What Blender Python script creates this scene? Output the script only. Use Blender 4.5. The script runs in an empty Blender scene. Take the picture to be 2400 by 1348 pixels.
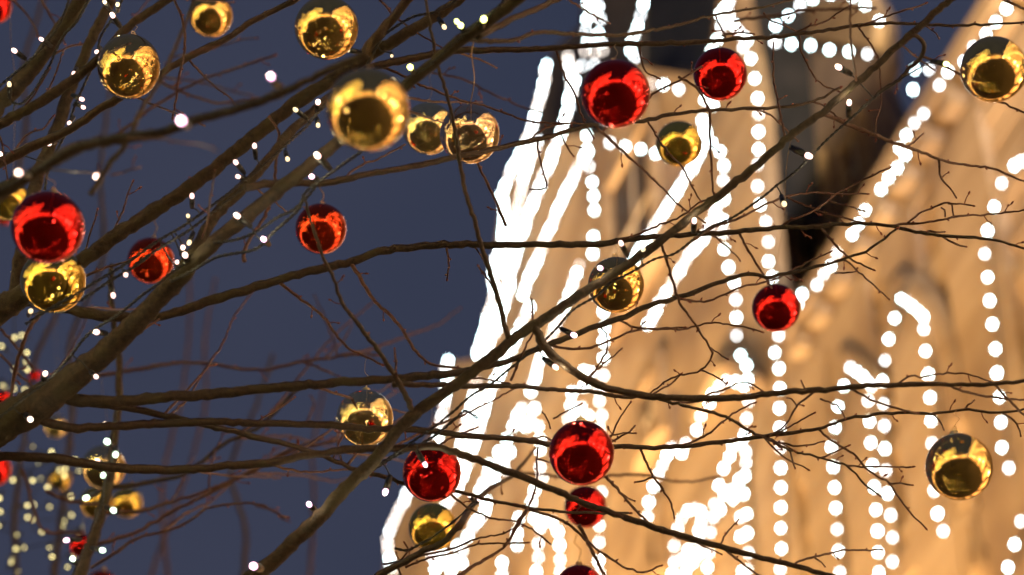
import bpy, bmesh, math, random
import numpy as np
from mathutils import Vector, Matrix
R = math.radians
random.seed(7)
rng = np.random.default_rng(7)
sc = bpy.context.scene
C = sc.collection

# ------------------------------------------------------------------ camera
PITCH = R(40)
CAM = np.array([0, 0, 1.6])
FPX = 85 / 36 * 2400
FW = np.array([0, math.cos(PITCH), math.sin(PITCH)])
UP = np.array([0, -math.sin(PITCH), math.cos(PITCH)])
RT = np.array([1.0, 0, 0])
cd = bpy.data.cameras.new('camera')
cam = bpy.data.objects.new('camera', cd)
C.objects.link(cam)
cam.location = CAM
cam.rotation_euler = (R(90) + PITCH, 0, 0)
cd.lens = 85
cd.sensor_width = 36
cd.clip_start = 0.1
cd.clip_end = 2000
cd.dof.use_dof = True
cd.dof.focus_distance = 3.24
cd.dof.aperture_fstop = 4.2
cd.dof.aperture_blades = 0
cd.dof.aperture_ratio = 1.0
sc.camera = cam

# ------------------------------------------------------------------ world: night sky with city glow
w = bpy.data.worlds.new('World')
sc.world = w
w.use_nodes = True
nt = w.node_tree
nt.nodes.clear()
out = nt.nodes.new('ShaderNodeOutputWorld')
sky = nt.nodes.new('ShaderNodeTexSky')
sky.sky_type = 'NISHITA'
sky.sun_disc = False
sky.sun_elevation = R(-4)
sky.sun_rotation = R(200)
b1 = nt.nodes.new('ShaderNodeBackground')
b1.inputs[1].default_value = 0.05
nt.links.new(sky.outputs[0], b1.inputs[0])
b2 = nt.nodes.new('ShaderNodeBackground')
b2.inputs[0].default_value = (0.044, 0.050, 0.086, 1)
b2.inputs[1].default_value = 1.0
ad = nt.nodes.new('ShaderNodeAddShader')
tcw = nt.nodes.new('ShaderNodeTexCoord')
nw = nt.nodes.new('ShaderNodeTexNoise')          # thin uneven night cloud
nw.inputs['Scale'].default_value = 4.0
nw.inputs['Detail'].default_value = 3
nt.links.new(tcw.outputs['Generated'], nw.inputs['Vector'])
rw = nt.nodes.new('ShaderNodeValToRGB')
rw.color_ramp.elements[0].position = 0.3
rw.color_ramp.elements[0].color = (0.030, 0.038, 0.070, 1)
rw.color_ramp.elements[1].position = 0.7
rw.color_ramp.elements[1].color = (0.041, 0.047, 0.081, 1)
nt.links.new(nw.outputs[0], rw.inputs[0])
nt.links.new(rw.outputs[0], b2.inputs[0])
nt.links.new(b1.outputs[0], ad.inputs[0])
nt.links.new(b2.outputs[0], ad.inputs[1])
nt.links.new(ad.outputs[0], out.inputs[0])

sc.view_settings.view_transform = 'Standard'
sc.view_settings.look = 'None'
sc.view_settings.exposure = 0
sc.view_settings.gamma = 1
sc.view_settings.use_curve_mapping = False
sc.render.engine = 'CYCLES'
cy = sc.cycles
cy.use_denoising = True
cy.use_adaptive_sampling = False
cy.max_bounces = 5
cy.diffuse_bounces = 2
cy.glossy_bounces = 4
cy.transmission_bounces = 2
cy.sample_clamp_indirect = 60
cy.caustics_reflective = False
cy.caustics_refractive = False
try:
    cy.use_light_tree = True
    cy.denoiser = 'OPENIMAGEDENOISE'
    cy.denoising_input_passes = 'RGB_ALBEDO_NORMAL'
except Exception:
    pass


# ------------------------------------------------------------------ helpers
def P(px, py, d):
    return CAM + d * (FW + (px - 1200) / FPX * RT + (674 - py) / FPX * UP)


def tag(o, label=None, cat=None, group=None, kind=None):
    if label: o['label'] = label
    if cat: o['category'] = cat
    if group: o['group'] = group
    if kind: o['kind'] = kind
    return o


def mk(name, verts, faces, mat, parent=None, smooth=True, mats=None, fm=None):
    me = bpy.data.meshes.new(name)
    me.from_pydata([tuple(v) for v in verts], [], faces)
    for m in (mats or [mat]):
        me.materials.append(m)
    if fm is not None:
        me.polygons.foreach_set('material_index', fm)
    if smooth:
        me.polygons.foreach_set('use_smooth', [True] * len(me.polygons))
    me.update()
    return link(name, me, parent)


def link(name, me, parent=None, loc=None, rot=None, scale=None):
    o = bpy.data.objects.new(name, me)
    C.objects.link(o)
    if parent: o.parent = parent
    if loc is not None: o.location = loc
    if rot is not None: o.rotation_euler = rot
    if scale is not None: o.scale = scale
    return o


def empty(name, loc=(0, 0, 0)):
    o = bpy.data.objects.new(name, None)
    C.objects.link(o)
    o.location = loc
    o.empty_display_size = 0.05
    return o


def from_bm(name, bm, mat, parent=None, smooth=False, mats=None):
    me = bpy.data.meshes.new(name)
    bm.to_mesh(me)
    bm.free()
    for m in (mats or [mat]):
        me.materials.append(m)
    if smooth:
        me.polygons.foreach_set('use_smooth', [True] * len(me.polygons))
    return link(name, me, parent)


# ------------------------------------------------------------------ materials
def mat_new(name):
    m = bpy.data.materials.new(name)
    m.use_nodes = True
    return m, m.node_tree, m.node_tree.nodes['Principled BSDF']


def noise_mat(name, c1, c2, scale, rough=0.8, bump=0.3, dist=0.002, stretch=None, c3=None, metallic=0.0, coord='Object'):
    m, t, b = mat_new(name)
    tc = t.nodes.new('ShaderNodeTexCoord')
    mp = t.nodes.new('ShaderNodeMapping')
    t.links.new(tc.outputs[coord], mp.inputs[0])
    if stretch: mp.inputs['Scale'].default_value = stretch
    n = t.nodes.new('ShaderNodeTexNoise')
    n.inputs['Scale'].default_value = scale
    n.inputs['Detail'].default_value = 6
    n.inputs['Roughness'].default_value = 0.65
    t.links.new(mp.outputs[0], n.inputs['Vector'])
    r = t.nodes.new('ShaderNodeValToRGB')
    r.color_ramp.elements[0].position = 0.35
    r.color_ramp.elements[1].position = 0.65
    r.color_ramp.elements[0].color = (*c1, 1)
    r.color_ramp.elements[1].color = (*c2, 1)
    t.links.new(n.outputs[0], r.inputs[0])
    src = r.outputs[0]
    if c3:
        n2 = t.nodes.new('ShaderNodeTexNoise')
        n2.inputs['Scale'].default_value = scale * (0.13 if scale > 5 else 0.5)
        n2.inputs['Detail'].default_value = 3
        t.links.new(tc.outputs[coord], n2.inputs['Vector'])
        r2 = t.nodes.new('ShaderNodeValToRGB')
        r2.color_ramp.elements[0].position = 0.5
        r2.color_ramp.elements[1].position = 0.68
        t.links.new(n2.outputs[0], r2.inputs[0])
        mx = t.nodes.new('ShaderNodeMixRGB')
        mx.inputs[2].default_value = (*c3, 1)
        t.links.new(r2.outputs[0], mx.inputs[0])
        t.links.new(src, mx.inputs[1])
        src = mx.outputs[0]
    t.links.new(src, b.inputs['Base Color'])
    b.inputs['Roughness'].default_value = rough
    b.inputs['Metallic'].default_value = metallic
    if bump:
        bp = t.nodes.new('ShaderNodeBump')
        bp.inputs['Strength'].default_value = bump
        bp.inputs['Distance'].default_value = dist
        t.links.new(n.outputs[0], bp.inputs['Height'])
        t.links.new(bp.outputs[0], b.inputs['Normal'])
    return m


M_bark = noise_mat('bark', (0.0140, 0.0090, 0.0060), (0.0640, 0.0360, 0.0210), 130, 0.75, 0.9, 0.003, (1, 1, 1), (0.0465, 0.0353, 0.0153))
M_branch = noise_mat('young_bark', (0.0248, 0.0122, 0.0080), (0.0694, 0.0354, 0.0198), 240, 0.6, 0.6, 0.001, None, (0.0372, 0.0265, 0.0118))
M_twig = noise_mat('twig_bark', (0.05, 0.019, 0.014), (0.13, 0.05, 0.03), 400, 0.55, 0.3, 0.0006)
M_bud = noise_mat('bud_scales', (0.13, 0.03, 0.022), (0.22, 0.06, 0.035), 700, 0.45, 0.2, 0.0004)
M_cable = noise_mat('black_cable', (0.012, 0.013, 0.015), (0.02, 0.02, 0.024), 300, 0.32, 0.1, 0.0003)
M_holder = noise_mat('black_plastic', (0.010, 0.011, 0.012), (0.02, 0.02, 0.022), 200, 0.28, 0.05, 0.0003)
M_cap = noise_mat('brass_cap', (0.75, 0.55, 0.24), (0.9, 0.72, 0.4), 300, 0.28, 0.1, 0.0003, metallic=1.0)
M_thread = noise_mat('gold_thread', (0.35, 0.2, 0.07), (0.6, 0.4, 0.16), 900, 0.5, 0.2, 0.0003)


def ball_mat(name, c, rough):
    m, t, b = mat_new(name)
    b.inputs['Base Color'].default_value = (*c, 1)
    b.inputs['Metallic'].default_value = 1.0
    b.inputs['Roughness'].default_value = rough
    tc = t.nodes.new('ShaderNodeTexCoord')
    n = t.nodes.new('ShaderNodeTexNoise')
    n.inputs['Scale'].default_value = 60
    n.inputs['Detail'].default_value = 4
    t.links.new(tc.outputs['Object'], n.inputs['Vector'])
    mr = t.nodes.new('ShaderNodeMapRange')
    mr.inputs['From Min'].default_value = 0.4
    mr.inputs['From Max'].default_value = 0.8
    mr.inputs['To Min'].default_value = rough
    mr.inputs['To Max'].default_value = rough + 0.05
    t.links.new(n.outputs[0], mr.inputs[0])
    t.links.new(mr.outputs[0], b.inputs['Roughness'])
    n3 = t.nodes.new('ShaderNodeTexNoise')
    n3.inputs['Scale'].default_value = 22
    t.links.new(tc.outputs['Object'], n3.inputs['Vector'])
    bp = t.nodes.new('ShaderNodeBump')
    bp.inputs['Strength'].default_value = 0.12
    bp.inputs['Distance'].default_value = 0.0012
    t.links.new(n3.outputs[0], bp.inputs['Height'])
    t.links.new(bp.outputs[0], b.inputs['Normal'])
    return m


BM = {
    'gold': ball_mat('gold_mirror', (0.94, 0.63, 0.22), 0.02),
    'champagne': ball_mat('champagne_mirror', (0.90, 0.68, 0.46), 0.02),
    'yellow': ball_mat('yellow_gold_mirror', (0.92, 0.66, 0.15), 0.03),
    'red': ball_mat('red_mirror', (0.80, 0.022, 0.022), 0.04),
    'orange': ball_mat('orange_red_mirror', (0.85, 0.075, 0.025), 0.04),
    'pale': ball_mat('pale_gold_mirror', (0.93, 0.75, 0.40), 0.03),
}


def emis(name, c, s, sample=True):
    m, t, b = mat_new(name)
    b.inputs['Base Color'].default_value = (0.8, 0.8, 0.8, 1)
    b.inputs['Emission Color'].default_value = (*c, 1)
    b.inputs['Emission Strength'].default_value = s
    b.inputs['Roughness'].default_value = 0.3
    if not sample:
        m.cycles.emission_sampling = 'NONE'
    return m


M_facbulb = emis('cool_white_bulb', (0.70, 0.95, 1.0), 36, False)
M_facbulb_soft = emis('frosted_white_bulb', (1.0, 0.91, 0.85), 8.5, False)
M_facbulb_mid = emis('mid_white_bulb', (0.86, 0.95, 1.0), 17, False)
M_led = emis('warm_white_led', (1.0, 0.62, 0.56), 2.6)
M_led_dim = emis('dim_cream_led', (1.0, 0.75, 0.42), 1.6)
M_led_y = emis('yellow_green_led', (0.85, 0.9, 0.22), 9)
M_led_bok = emis('pale_green_led', (0.62, 0.86, 0.62), 8)
M_led_far = emis('far_green_led', (0.95, 0.80, 0.32), 4.6, False)
M_led_hot = emis('bright_lilac_led', (1.0, 0.52, 0.78), 4.5)
M_farbulb = emis('city_bulb', (1.0, 0.72, 0.35), 60, False)
M_window = emis('lit_shop_window', (1.0, 0.56, 0.22), 2.3, False)
M_window2 = emis('lit_room_window', (1.0, 0.6, 0.25), 1.2, False)
M_globe = emis('lamp_globe', (1.0, 0.78, 0.5), 40, False)

M_stone = noise_mat('warm_stone', (0.36, 0.26, 0.15), (0.52, 0.395, 0.245), 1.0, 0.85, 0.5, 0.03, (0.22, 0.22, 2.4), (0.24, 0.165, 0.10))
M_stone2 = noise_mat('pale_stone', (0.52, 0.44, 0.33), (0.60, 0.52, 0.40), 2.0, 0.85, 0.3, 0.02)
M_slate = noise_mat('dark_slate', (0.05, 0.047, 0.045), (0.10, 0.09, 0.085), 1.5, 0.7, 0.3, 0.02)
M_slate2 = noise_mat('black_roof_metal', (0.012, 0.015, 0.018), (0.03, 0.03, 0.034), 1.5, 0.6, 0.3, 0.02)
M_shadedstone = noise_mat('shaded_brown_stone', (0.24, 0.185, 0.16), (0.40, 0.31, 0.25), 0.9, 0.85, 0.4, 0.03, (1, 1, 0.7), (0.19, 0.15, 0.14))  # stone darkened in colour to stand for the shade on it
M_glassdark = noise_mat('dark_glass', (0.03, 0.022, 0.02), (0.06, 0.045, 0.038), 2.0, 0.6, 0)
M_paving = noise_mat('night_paving', (0.022, 0.018, 0.014), (0.05, 0.042, 0.032), 3.0, 0.7, 0.3, 0.01)
M_iron = noise_mat('painted_iron', (0.02, 0.022, 0.02), (0.035, 0.035, 0.035), 20, 0.45, 0.1, 0.001)
M_plaster = noise_mat('far_plaster', (0.20, 0.15, 0.11), (0.30, 0.23, 0.16), 0.6, 0.9, 0.2, 0.03)


# ------------------------------------------------------------------ tubes
def catmull(pts, step):
    """pts: (n,k) control rows; resampled about every `step` units of the first 2 columns."""
    p = np.array(pts, float)
    if len(p) < 3:
        n = max(2, int(np.linalg.norm(p[-1, :2] - p[0, :2]) / step) + 1)
        t = np.linspace(0, 1, n)[:, None]
        return p[0] * (1 - t) + p[-1] * t
    q = np.vstack([2 * p[0] - p[1], p, 2 * p[-1] - p[-2]])
    res = []
    for i in range(1, len(q) - 2):
        n = max(1, int(round(np.linalg.norm(q[i + 1, :2] - q[i, :2]) / step)))
        for j in range(n):
            t = j / n
            a, b, c, d = q[i - 1], q[i], q[i + 1], q[i + 2]
            res.append(0.5 * ((2 * b) + (-a + c) * t + (2 * a - 5 * b + 4 * c - d) * t * t + (-a + 3 * b - 3 * c + d) * t ** 3))
    res.append(q[-2])
    return np.array(res)


def tube(V, Fc, pts, rad, sides=8, lump=0.0, cap=True, flat=0):
    """append a tapered tube through 3-D pts to V, Fc"""
    pts = np.asarray(pts, float)
    n = len(pts)
    base = len(V)
    tn = np.gradient(pts, axis=0)
    tn /= (np.linalg.norm(tn, axis=1)[:, None] + 1e-12)
    ref = np.array([0.3, 0.5, 0.8])
    if abs(np.dot(tn[0], ref / np.linalg.norm(ref))) > 0.9: ref = np.array([1.0, 0, 0])
    u = np.cross(tn[0], ref); u /= np.linalg.norm(u)
    ang = np.arange(sides) * 2 * math.pi / sides
    for i in range(n):
        u = u - tn[i] * np.dot(u, tn[i]); u /= np.linalg.norm(u)
        v = np.cross(tn[i], u)
        for a in ang:
            r = rad[i] * (1 + (rng.normal() * lump if lump else 0))
            V.append(pts[i] + r * (math.cos(a) * u + math.sin(a) * v))
    for i in range(n - 1):
        for j in range(sides):
            a = base + i * sides + j
            b = base + i * sides + (j + 1) % sides
            Fc.append((a, b, b + sides, a + sides))
    if cap:
        V.append(pts[-1] + tn[-1] * rad[-1] * 0.6)
        k = len(V) - 1
        for j in range(sides):
            Fc.append((base + (n - 1) * sides + j, base + (n - 1) * sides + (j + 1) % sides, k))
        V.append(pts[0] - tn[0] * rad[0] * 0.3)
        k = len(V) - 1
        for j in range(sides):
            Fc.append((base + (j + 1) % sides, base + j, k))


def bud(V, Fc, p, d, ln, r):
    d = np.asarray(d, float); d /= np.linalg.norm(d) + 1e-9
    t = [0, 0.25, 0.6, 0.9, 1.0]
    k = [0.5, 1.0, 0.95, 0.45, 0.12]
    tube(V, Fc, [p + d * ln * a for a in t], [r * a for a in k], 6)


BR = {}      # name -> rows (px, py, depth, rpx)


def near_depth(name, x, y):
    a = BR[name]
    i = np.argmin((a[:, 0] - x) ** 2 + (a[:, 1] - y) ** 2)
    return a[i, 2]


ALLP = []


def branch(tree, name, parent, d0, d1, r0, r1, pts, mat=None, buds=True, kn=None):
    """a branch drawn through pixel points, from depth d0 (or its parent's) to depth d1"""
    if parent and parent in BR:
        d0 = near_depth(parent, *pts[0][:2])
        if d1 is None: d1 = d0
    p = np.array([q[:2] for q in pts], float)
    s = np.r_[0, np.cumsum(np.linalg.norm(np.diff(p, axis=0), axis=1))]
    s /= s[-1]
    rr = r0 + (r1 - r0) * s ** 0.9
    kn_ = [i for i, q in enumerate(pts) if len(q) > 2]      # known widths along the way
    if kn_:
        rr = np.interp(s, s[kn_], [pts[i][2] for i in kn_])
    ctrl = np.c_[p, d0 + (d1 - d0) * s, rr]
    step = 14 if r0 > 7 else 10
    a = catmull(ctrl, step)
    nn = len(a)
    # small natural wander in depth
    ph = rng.uniform(0, 6.28)
    ss = np.linspace(0, 1, nn)
    a[:, 2] += 0.012 * np.sin(ss * 9 + ph) * np.minimum(1, ss * 6)
    # nodes: slightly swollen rings
    if nn > 4:
        k = 0
        while k < nn:
            a[min(k, nn - 1), 3] *= 1.14 if r0 < 9 else 1.08
            k += int(rng.integers(3, 8))
        a[1:-1, :2] += rng.normal(0, 0.9 if r0 < 7 else 1.1, (nn - 2, 2))
        wob = np.interp(np.arange(nn), np.arange(0, nn + 6, 6), rng.normal(0, 2.2 if r0 < 7 else 1.6, len(np.arange(0, nn + 6, 6))))
        a[:, 1] += wob * np.minimum(1, np.arange(nn) / 5) * (0.4 if r0 > 7 else 1)
        a[:, 3] *= 1 + np.interp(np.arange(nn), np.arange(0, nn + 4, 4), rng.normal(0, .05, len(np.arange(0, nn + 4, 4))))
    BR[name] = a
    pts3 = np.array([P(r[0], r[1], r[2]) for r in a])
    rad = a[:, 3] * a[:, 2] / FPX
    V, Fc = [], []
    if r0 > 14:
        sides, lump = 16, 0.05
    elif r0 > 7:
        sides, lump = 10, 0.03
    else:
        sides, lump = 7, 0.02
    tube(V, Fc, pts3, rad, sides, lump)
    nb = len(Fc)
    for i in range(nn):
        ALLP.append((a[i, 0], a[i, 1], *pts3[i], name))
    if buds and r1 < 6.5:
        sc_ = a[-1, 2] / FPX
        tn = pts3[-1] - pts3[-2]
        bud(V, Fc, pts3[-1], tn, 11 * sc_, max(r1 * 1.25, 2.6) * sc_)
        i = int(rng.integers(3, 7))
        side = 1
        while i < nn - 1:
            if a[i, 3] < 6.5:
                t = pts3[i + 1] - pts3[i - 1]
                t /= np.linalg.norm(t)
                nrm = np.cross(t, FW)
                nrm /= np.linalg.norm(nrm) + 1e-9
                dirv = t * 0.75 + nrm * side * rng.uniform(0.5, 1.1) + FW * rng.normal(0, 0.35)
                q = pts3[i] + nrm * side * rad[i] * 0.6
                if rng.random() < 0.34:
                    L = rng.uniform(10, 30) * sc_
                    dirv /= np.linalg.norm(dirv)
                    bend = nrm * side * L * 0.15
                    pp = [q, q + dirv * L * 0.5 + bend, q + dirv * L]
                    tube(V, Fc, pp, [1.5 * sc_, 1.25 * sc_, 1.2 * sc_], 5)
                    bud(V, Fc, pp[-1], dirv, rng.uniform(7, 11) * sc_, 2.6 * sc_)
                    if rng.random() < 0.4:
                        bud(V, Fc, pp[1], dirv + nrm * side, 7 * sc_, 2.0 * sc_)
                else:
                    bud(V, Fc, q, dirv, rng.uniform(5, 9) * sc_, 2.3 * sc_)
                side = -side
            i += int(rng.integers(4, 11))
    fm = [0] * nb + [1] * (len(Fc) - nb)
    m = mat or (M_bark if r0 > 13 else M_branch if r0 > 5.2 else M_twig)
    nm = 'limb' if r0 > 13 else 'branch' if r0 > 5.2 else 'twig'
    return mk(nm, V, Fc, m, tree, True, [m, M_bud], fm)


# ------------------------------------------------------------------ facade frame of reference
FA = R(17)
A_ = np.array([-math.sin(FA), math.cos(FA), 0])
N_ = np.array([math.cos(FA), math.sin(FA), 0])


def W(L, d, z):
    q = CAM + L * A_ + d * N_
    return np.array([q[0], q[1], z])


def hit(px, py, d=9.0):
    r = FW + (px - 1200) / FPX * RT + (674 - py) / FPX * UP
    q = r * (d / (r @ N_))
    return q @ A_, q[2] + CAM[2]


def slab(name, poly, d, thick, mat, parent):
    """poly in (L, z) on the plane at distance d, extruded away from the square"""
    bm = bmesh.new()
    f = [bm.verts.new(W(L, d, z)) for L, z in poly]
    g = [bm.verts.new(W(L, d + thick, z)) for L, z in poly]
    n = len(poly)
    bm.faces.new(f)
    bm.faces.new(g[::-1])
    for i in range(n):
        bm.faces.new((f[i], g[i], g[(i + 1) % n], f[(i + 1) % n]))
    bmesh.ops.recalc_face_normals(bm, faces=bm.faces)
    bmesh.ops.triangulate(bm, faces=[x for x in bm.faces if len(x.verts) > 4])
    return from_bm(name, bm, mat, parent)


def fbox(bm, L0, L1, d0, d1, z0, z1):
    vs = [bm.verts.new(W(L, d, z)) for L in (L0, L1) for d in (d0, d1) for z in (z0, z1)]
    for f in ((0, 1, 3, 2), (4, 6, 7, 5), (0, 4, 5, 1), (2, 3, 7, 6), (0, 2, 6, 4), (1, 5, 7, 3)):
        bm.faces.new([vs[i] for i in f])


def fboxes(name, lst, mat, parent):
    bm = bmesh.new()
    for b in lst: fbox(bm, *b)
    bmesh.ops.recalc_face_normals(bm, faces=bm.faces)
    return from_bm(name, bm, mat, parent)


# ------------------------------------------------------------------ ground
bm = bmesh.new()
bmesh.ops.create_grid(bm, x_segments=2, y_segments=2, size=900)
g = from_bm('ground', bm, M_paving)
tag(g, 'dark paved square below the tree', kind='structure')

# ------------------------------------------------------------------ the strung facade on the right
fac = empty('arcade_building', W(20, 9, 0))
bpy.context.view_layer.update()
tag(fac, 'floodlit ochre stone building outlined with white bulbs behind the branches', 'building')
fac_inv = Matrix.Translation(fac.location).inverted()


def fpar(o):
    o.parent = fac
    o.matrix_parent_inverse = fac_inv
    return o


ZC = 18.3
top = [(905, 1348), (905, 1270), (960, 1130), (1035, 960), (1050, 842), (1075, 850), (1118, 840), (1160, 690), (1160, 600), (1180, 455),
       (1225, 360), (1340, 315), (1424, 315), (1428, 168), (1500, 158), (1640, 178), (1668, 100), (1690, -20), (1712, -60), (1735, 60), (1768, 230), (1782, 430), (1800, 640), (1866, 724)]
poly = [hit(*p) for p in top]
L0 = poly[0][0]
poly = [(L0 + 0.0, 0)] + poly + [(hit(1866, 724)[0] - 0.02, ZC), (3.0, ZC), (3.0, 0)]
fpar(slab('wall', poly, 9.0, .24, M_stone, None))
# the same front runs on behind the photographer, floodlit; it is what the baubles mirror
fpar(slab('wall', [(3.0, 0), (3.0, ZC), (-46, ZC), (-46, 0)], 9.002, 1.0, M_stone2, None))
fpar(slab('end_pavilion', [(-46.01, 0), (-46.01, 24), (-52, 24), (-52, 0)], 8.6, 6.0, M_stone2, None))
# dark roofs and the set-back tower behind the cornice
def pslab(name, pts, d, th, mat):
    return fpar(slab(name, [hit(x, y, d) for x, y in pts], d, th, mat, None))
pslab('roof', [(1283, 150), (1300, 112), (1362, 60), (1368, -80), (1500, -80), (1500, 420), (1222, 420)], 10.2, .8, M_slate)
pslab('roof', [(1501, -80), (1760, -80), (1800, 500), (1501, 420)], 10.3, .8, M_slate2)
pslab('tower_wall', [(1762, 95), (1815, 60), (1850, 10), (1905, -30), (2025, -30), (2060, 40), (2070, 150), (2060, 200), (2150, 420), (1900, 900), (1700, 900)], 11.4, .25, M_shadedstone)
pslab('gable_wall', [(1842, 84), (1852, 30), (1905, -22), (2022, -22), (2050, 50), (2046, 112)], 11.2, .18, M_stone)
fpar(slab('shade_panel', [hit(x, y, 8.996) for x, y in ((1428, 385), (1622, 372), (1596, 450), (1532, 590), (1440, 628))], 8.985, .011, M_shadedstone, None))  # dark panel standing in for the shade under the eaves
fpar(slab('shade_panel', [hit(x, y, 8.996) for x, y in ((1478, 905), (1600, 925), (1590, 1035), (1490, 1040))], 8.985, .011, M_shadedstone, None))  # second dark panel, shade put into its colour
# windows of the tower, recessed behind frames
def window(x0, y0, x1, y1, d, hood=False):
    La, za = hit(x0, y0, d); Lb, zb = hit(x1, y1, d)
    L_a, L_b = max(La, Lb), min(La, Lb); z_a, z_b = min(za, zb), max(za, zb)
    t = 0.16
    fr = fpar(fboxes('window', [(L_a, L_a + t, d - .14, d, z_a - t, z_b + t), (L_b - t, L_b, d - .14, d, z_a - t, z_b + t),
                              (L_a, L_b, d - .12, d, z_b, z_b + t), (L_a, L_b, d - .2, d, z_a - t, z_a)], M_stone, None))
    pn = fboxes('pane', [(L_a, L_b, d - .02, d - .003, z_a, z_b)], M_glassdark, fr)
    fboxes('glazing_bar', [(L_a, L_b, d - .05, d - .021, (z_a + z_b) / 2 - .03, (z_a + z_b) / 2 + .03),
                           ((L_a + L_b) / 2 - .03, (L_a + L_b) / 2 + .03, d - .055, d - .022, z_a, z_b)], M_stone2, fr)
for q in ((1440, 450, 1550, 590, 8.98), (1510, 935, 1560, 1000, 8.98), (1540, 1225, 1560, 1320, 9.0),
          (1880, 470, 1950, 590, 11.4), (1985, 360, 2040, 420, 11.4), (1850, 330, 1900, 380, 11.4),
          (2300, 1235, 2318, 1300, 9.0), (2340, 1225, 2356, 1290, 9.0)):
    window(*q)
# horizontal mouldings
def mould(z, h, pr, Lfar, Lnear=3.0, mat=M_stone):
    return fpar(fboxes('moulding', [(Lnear, Lfar, 9 - pr, 9.0 - .003, z, z + h), (Lnear, Lfar, 9 - pr * .6, 9.0 - .004, z - h * .5, z - .004)], mat, None))
mould(ZC - .25, .25, .20, hit(1866, 724)[0])
LE = hit(1866, 724)[0]
fpar(fboxes('dentil_row', [(LE - .15 - k * .55, LE - .40 - k * .55, 8.78, 8.994, ZC - .62, ZC - .40) for k in range(28)], M_stone, None))['kind'] = 'stuff'
mould(ZC - 1.5, .10, .08, LE + 1.2)
mould(ZC - 2.1, .16, .10, LE + 1.8)
mould(ZC - .95, .18, .12, hit(1866, 724)[0] + .6)
for i, (x, y, h, pr) in enumerate([(2250, 420, .22, .10), (2250, 520, .10, .06), (2250, 610, .28, .11), (2260, 760, .12, .07), (2260, 880, .22, .10), (2250, 1240, .3, .14), (2100, 1330, .16, .10)]):
    mould(hit(x, y)[1], h, pr, 27 + i * .6)
# pilasters behind the vertical strings
for x, y, wd in ((2330, 700, .5), (2205, 1100, .4), (2065, 1150, .5), (1958, 1150, .35), (1832, 1100, .6), (1745, 1000, .5), (1400, 900, .3)):
    L, z = hit(x, y)
    fpar(fboxes('pilaster', [(L - wd, L + wd, 8.84, 8.997, 1.0, min(ZC - 1.0, z + 3.0))], M_stone, None))


# arch hoods
def hood(pts, r, dd=8.86):
    rows = catmull([(*p,) for p in pts], 12)
    p3 = []
    for x, y in rows[:, :2]:
        L, z = hit(x, y, dd)
        p3.append(W(L, dd, z))
    V, Fc = [], []
    tube(V, Fc, p3, [r] * len(p3), 8)
    fpar(mk('arch_hood', V, Fc, M_stone, None))
hood([(2120, 662), (2150, 680), (2185, 715), (2210, 760), (2235, 830), (2250, 920), (2258, 1000)], .16)
hood([(1990, 830), (2020, 845), (2050, 880), (2062, 905)], .13)
hood([(1640, 985), (1690, 870), (1740, 860), (1775, 905)], .13)
fpar(fboxes('dark_bracket', [(hit(2200, 720)[0], hit(2160, 690)[0], 8.7, 8.99, hit(2180, 712)[1], hit(2180, 690)[1])], M_slate, None))
# ground floor: lit shop windows along the whole front
for k in range(22):
    L = -44 + k * 4.0
    fr = fpar(fboxes('shop_window', [(L, L + .3, 8.8, 8.99, .3, 4.0), (L + 2.9, L + 3.2, 8.8, 8.99, .3, 4.0), (L + .3, L + 2.9, 8.8, 8.99, 3.7, 4.0)], M_stone2, None))
    fboxes('pane', [(L + .3, L + 2.9, 8.93, 8.98, .3, 3.7)], M_window, fr)
# upper storeys of the part behind the photographer: rows of windows
for k in range(12):
    L = -44.5 + k * 4
    for z in (6.0, 11.0):
        fr = fpar(fboxes('window', [(L, L + .2, 8.86, 8.995, z, z + 3), (L + 1.8, L + 2, 8.86, 8.995, z, z + 3), (L + .2, L + 1.8, 8.86, 8.995, z + 2.8, z + 3)], M_stone, None))
        fboxes('pane', [(L + .2, L + 1.8, 8.96, 8.99, z, z + 2.8)], M_glassdark, fr)

# floodlights standing along the foot of the front
def make_lamp_mesh():
    bm = bmesh.new()
    bmesh.ops.create_cone(bm, segments=16, radius1=.16, radius2=.22, depth=.3, cap_ends=True)
    bmesh.ops.create_cube(bm, size=.1, matrix=Matrix.Translation((0, 0, -.2)))
    me = bpy.data.meshes.new('housing')
    bm.to_mesh(me); bm.free()
    me.materials.append(M_iron)
    return me
LM = make_lamp_mesh()


def floodlight(L, d, z, tL, td, tz, power, col=(1, .66, .32), size=.5, ang=80, desc=''):
    a = W(L, d, z); b = W(tL, td, tz)
    e = empty('floodlight', a)
    tag(e, desc or 'warm floodlight on the paving at the foot of the arcade building', 'floodlight', 'floodlights along the foot of the front and added unseen lights')
    dirv = Vector(b - a).normalized()
    q = dirv.to_track_quat('Z', 'Y')
    h = link('housing', LM, e); h.rotation_mode = 'QUATERNION'; h.rotation_quaternion = q
    V, Fc = [], []
    tube(V, Fc, [(0, 0, -.25), (0, 0, -z)], [.04, .04], 8)
    if .4 < z < 10: mk('post', V, Fc, M_iron, e)
    ld = bpy.data.lights.new('floodlight_beam', 'SPOT')
    ld.energy = power; ld.color = col; ld.spot_size = R(ang); ld.spot_blend = .8; ld.shadow_soft_size = size
    lo = bpy.data.objects.new('floodlight_beam', ld); C.objects.link(lo)
    lo.parent = e; lo.rotation_mode = 'QUATERNION'
    lo.rotation_quaternion = dirv.to_track_quat('-Z', 'Y'); lo.location = dirv * .35


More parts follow.
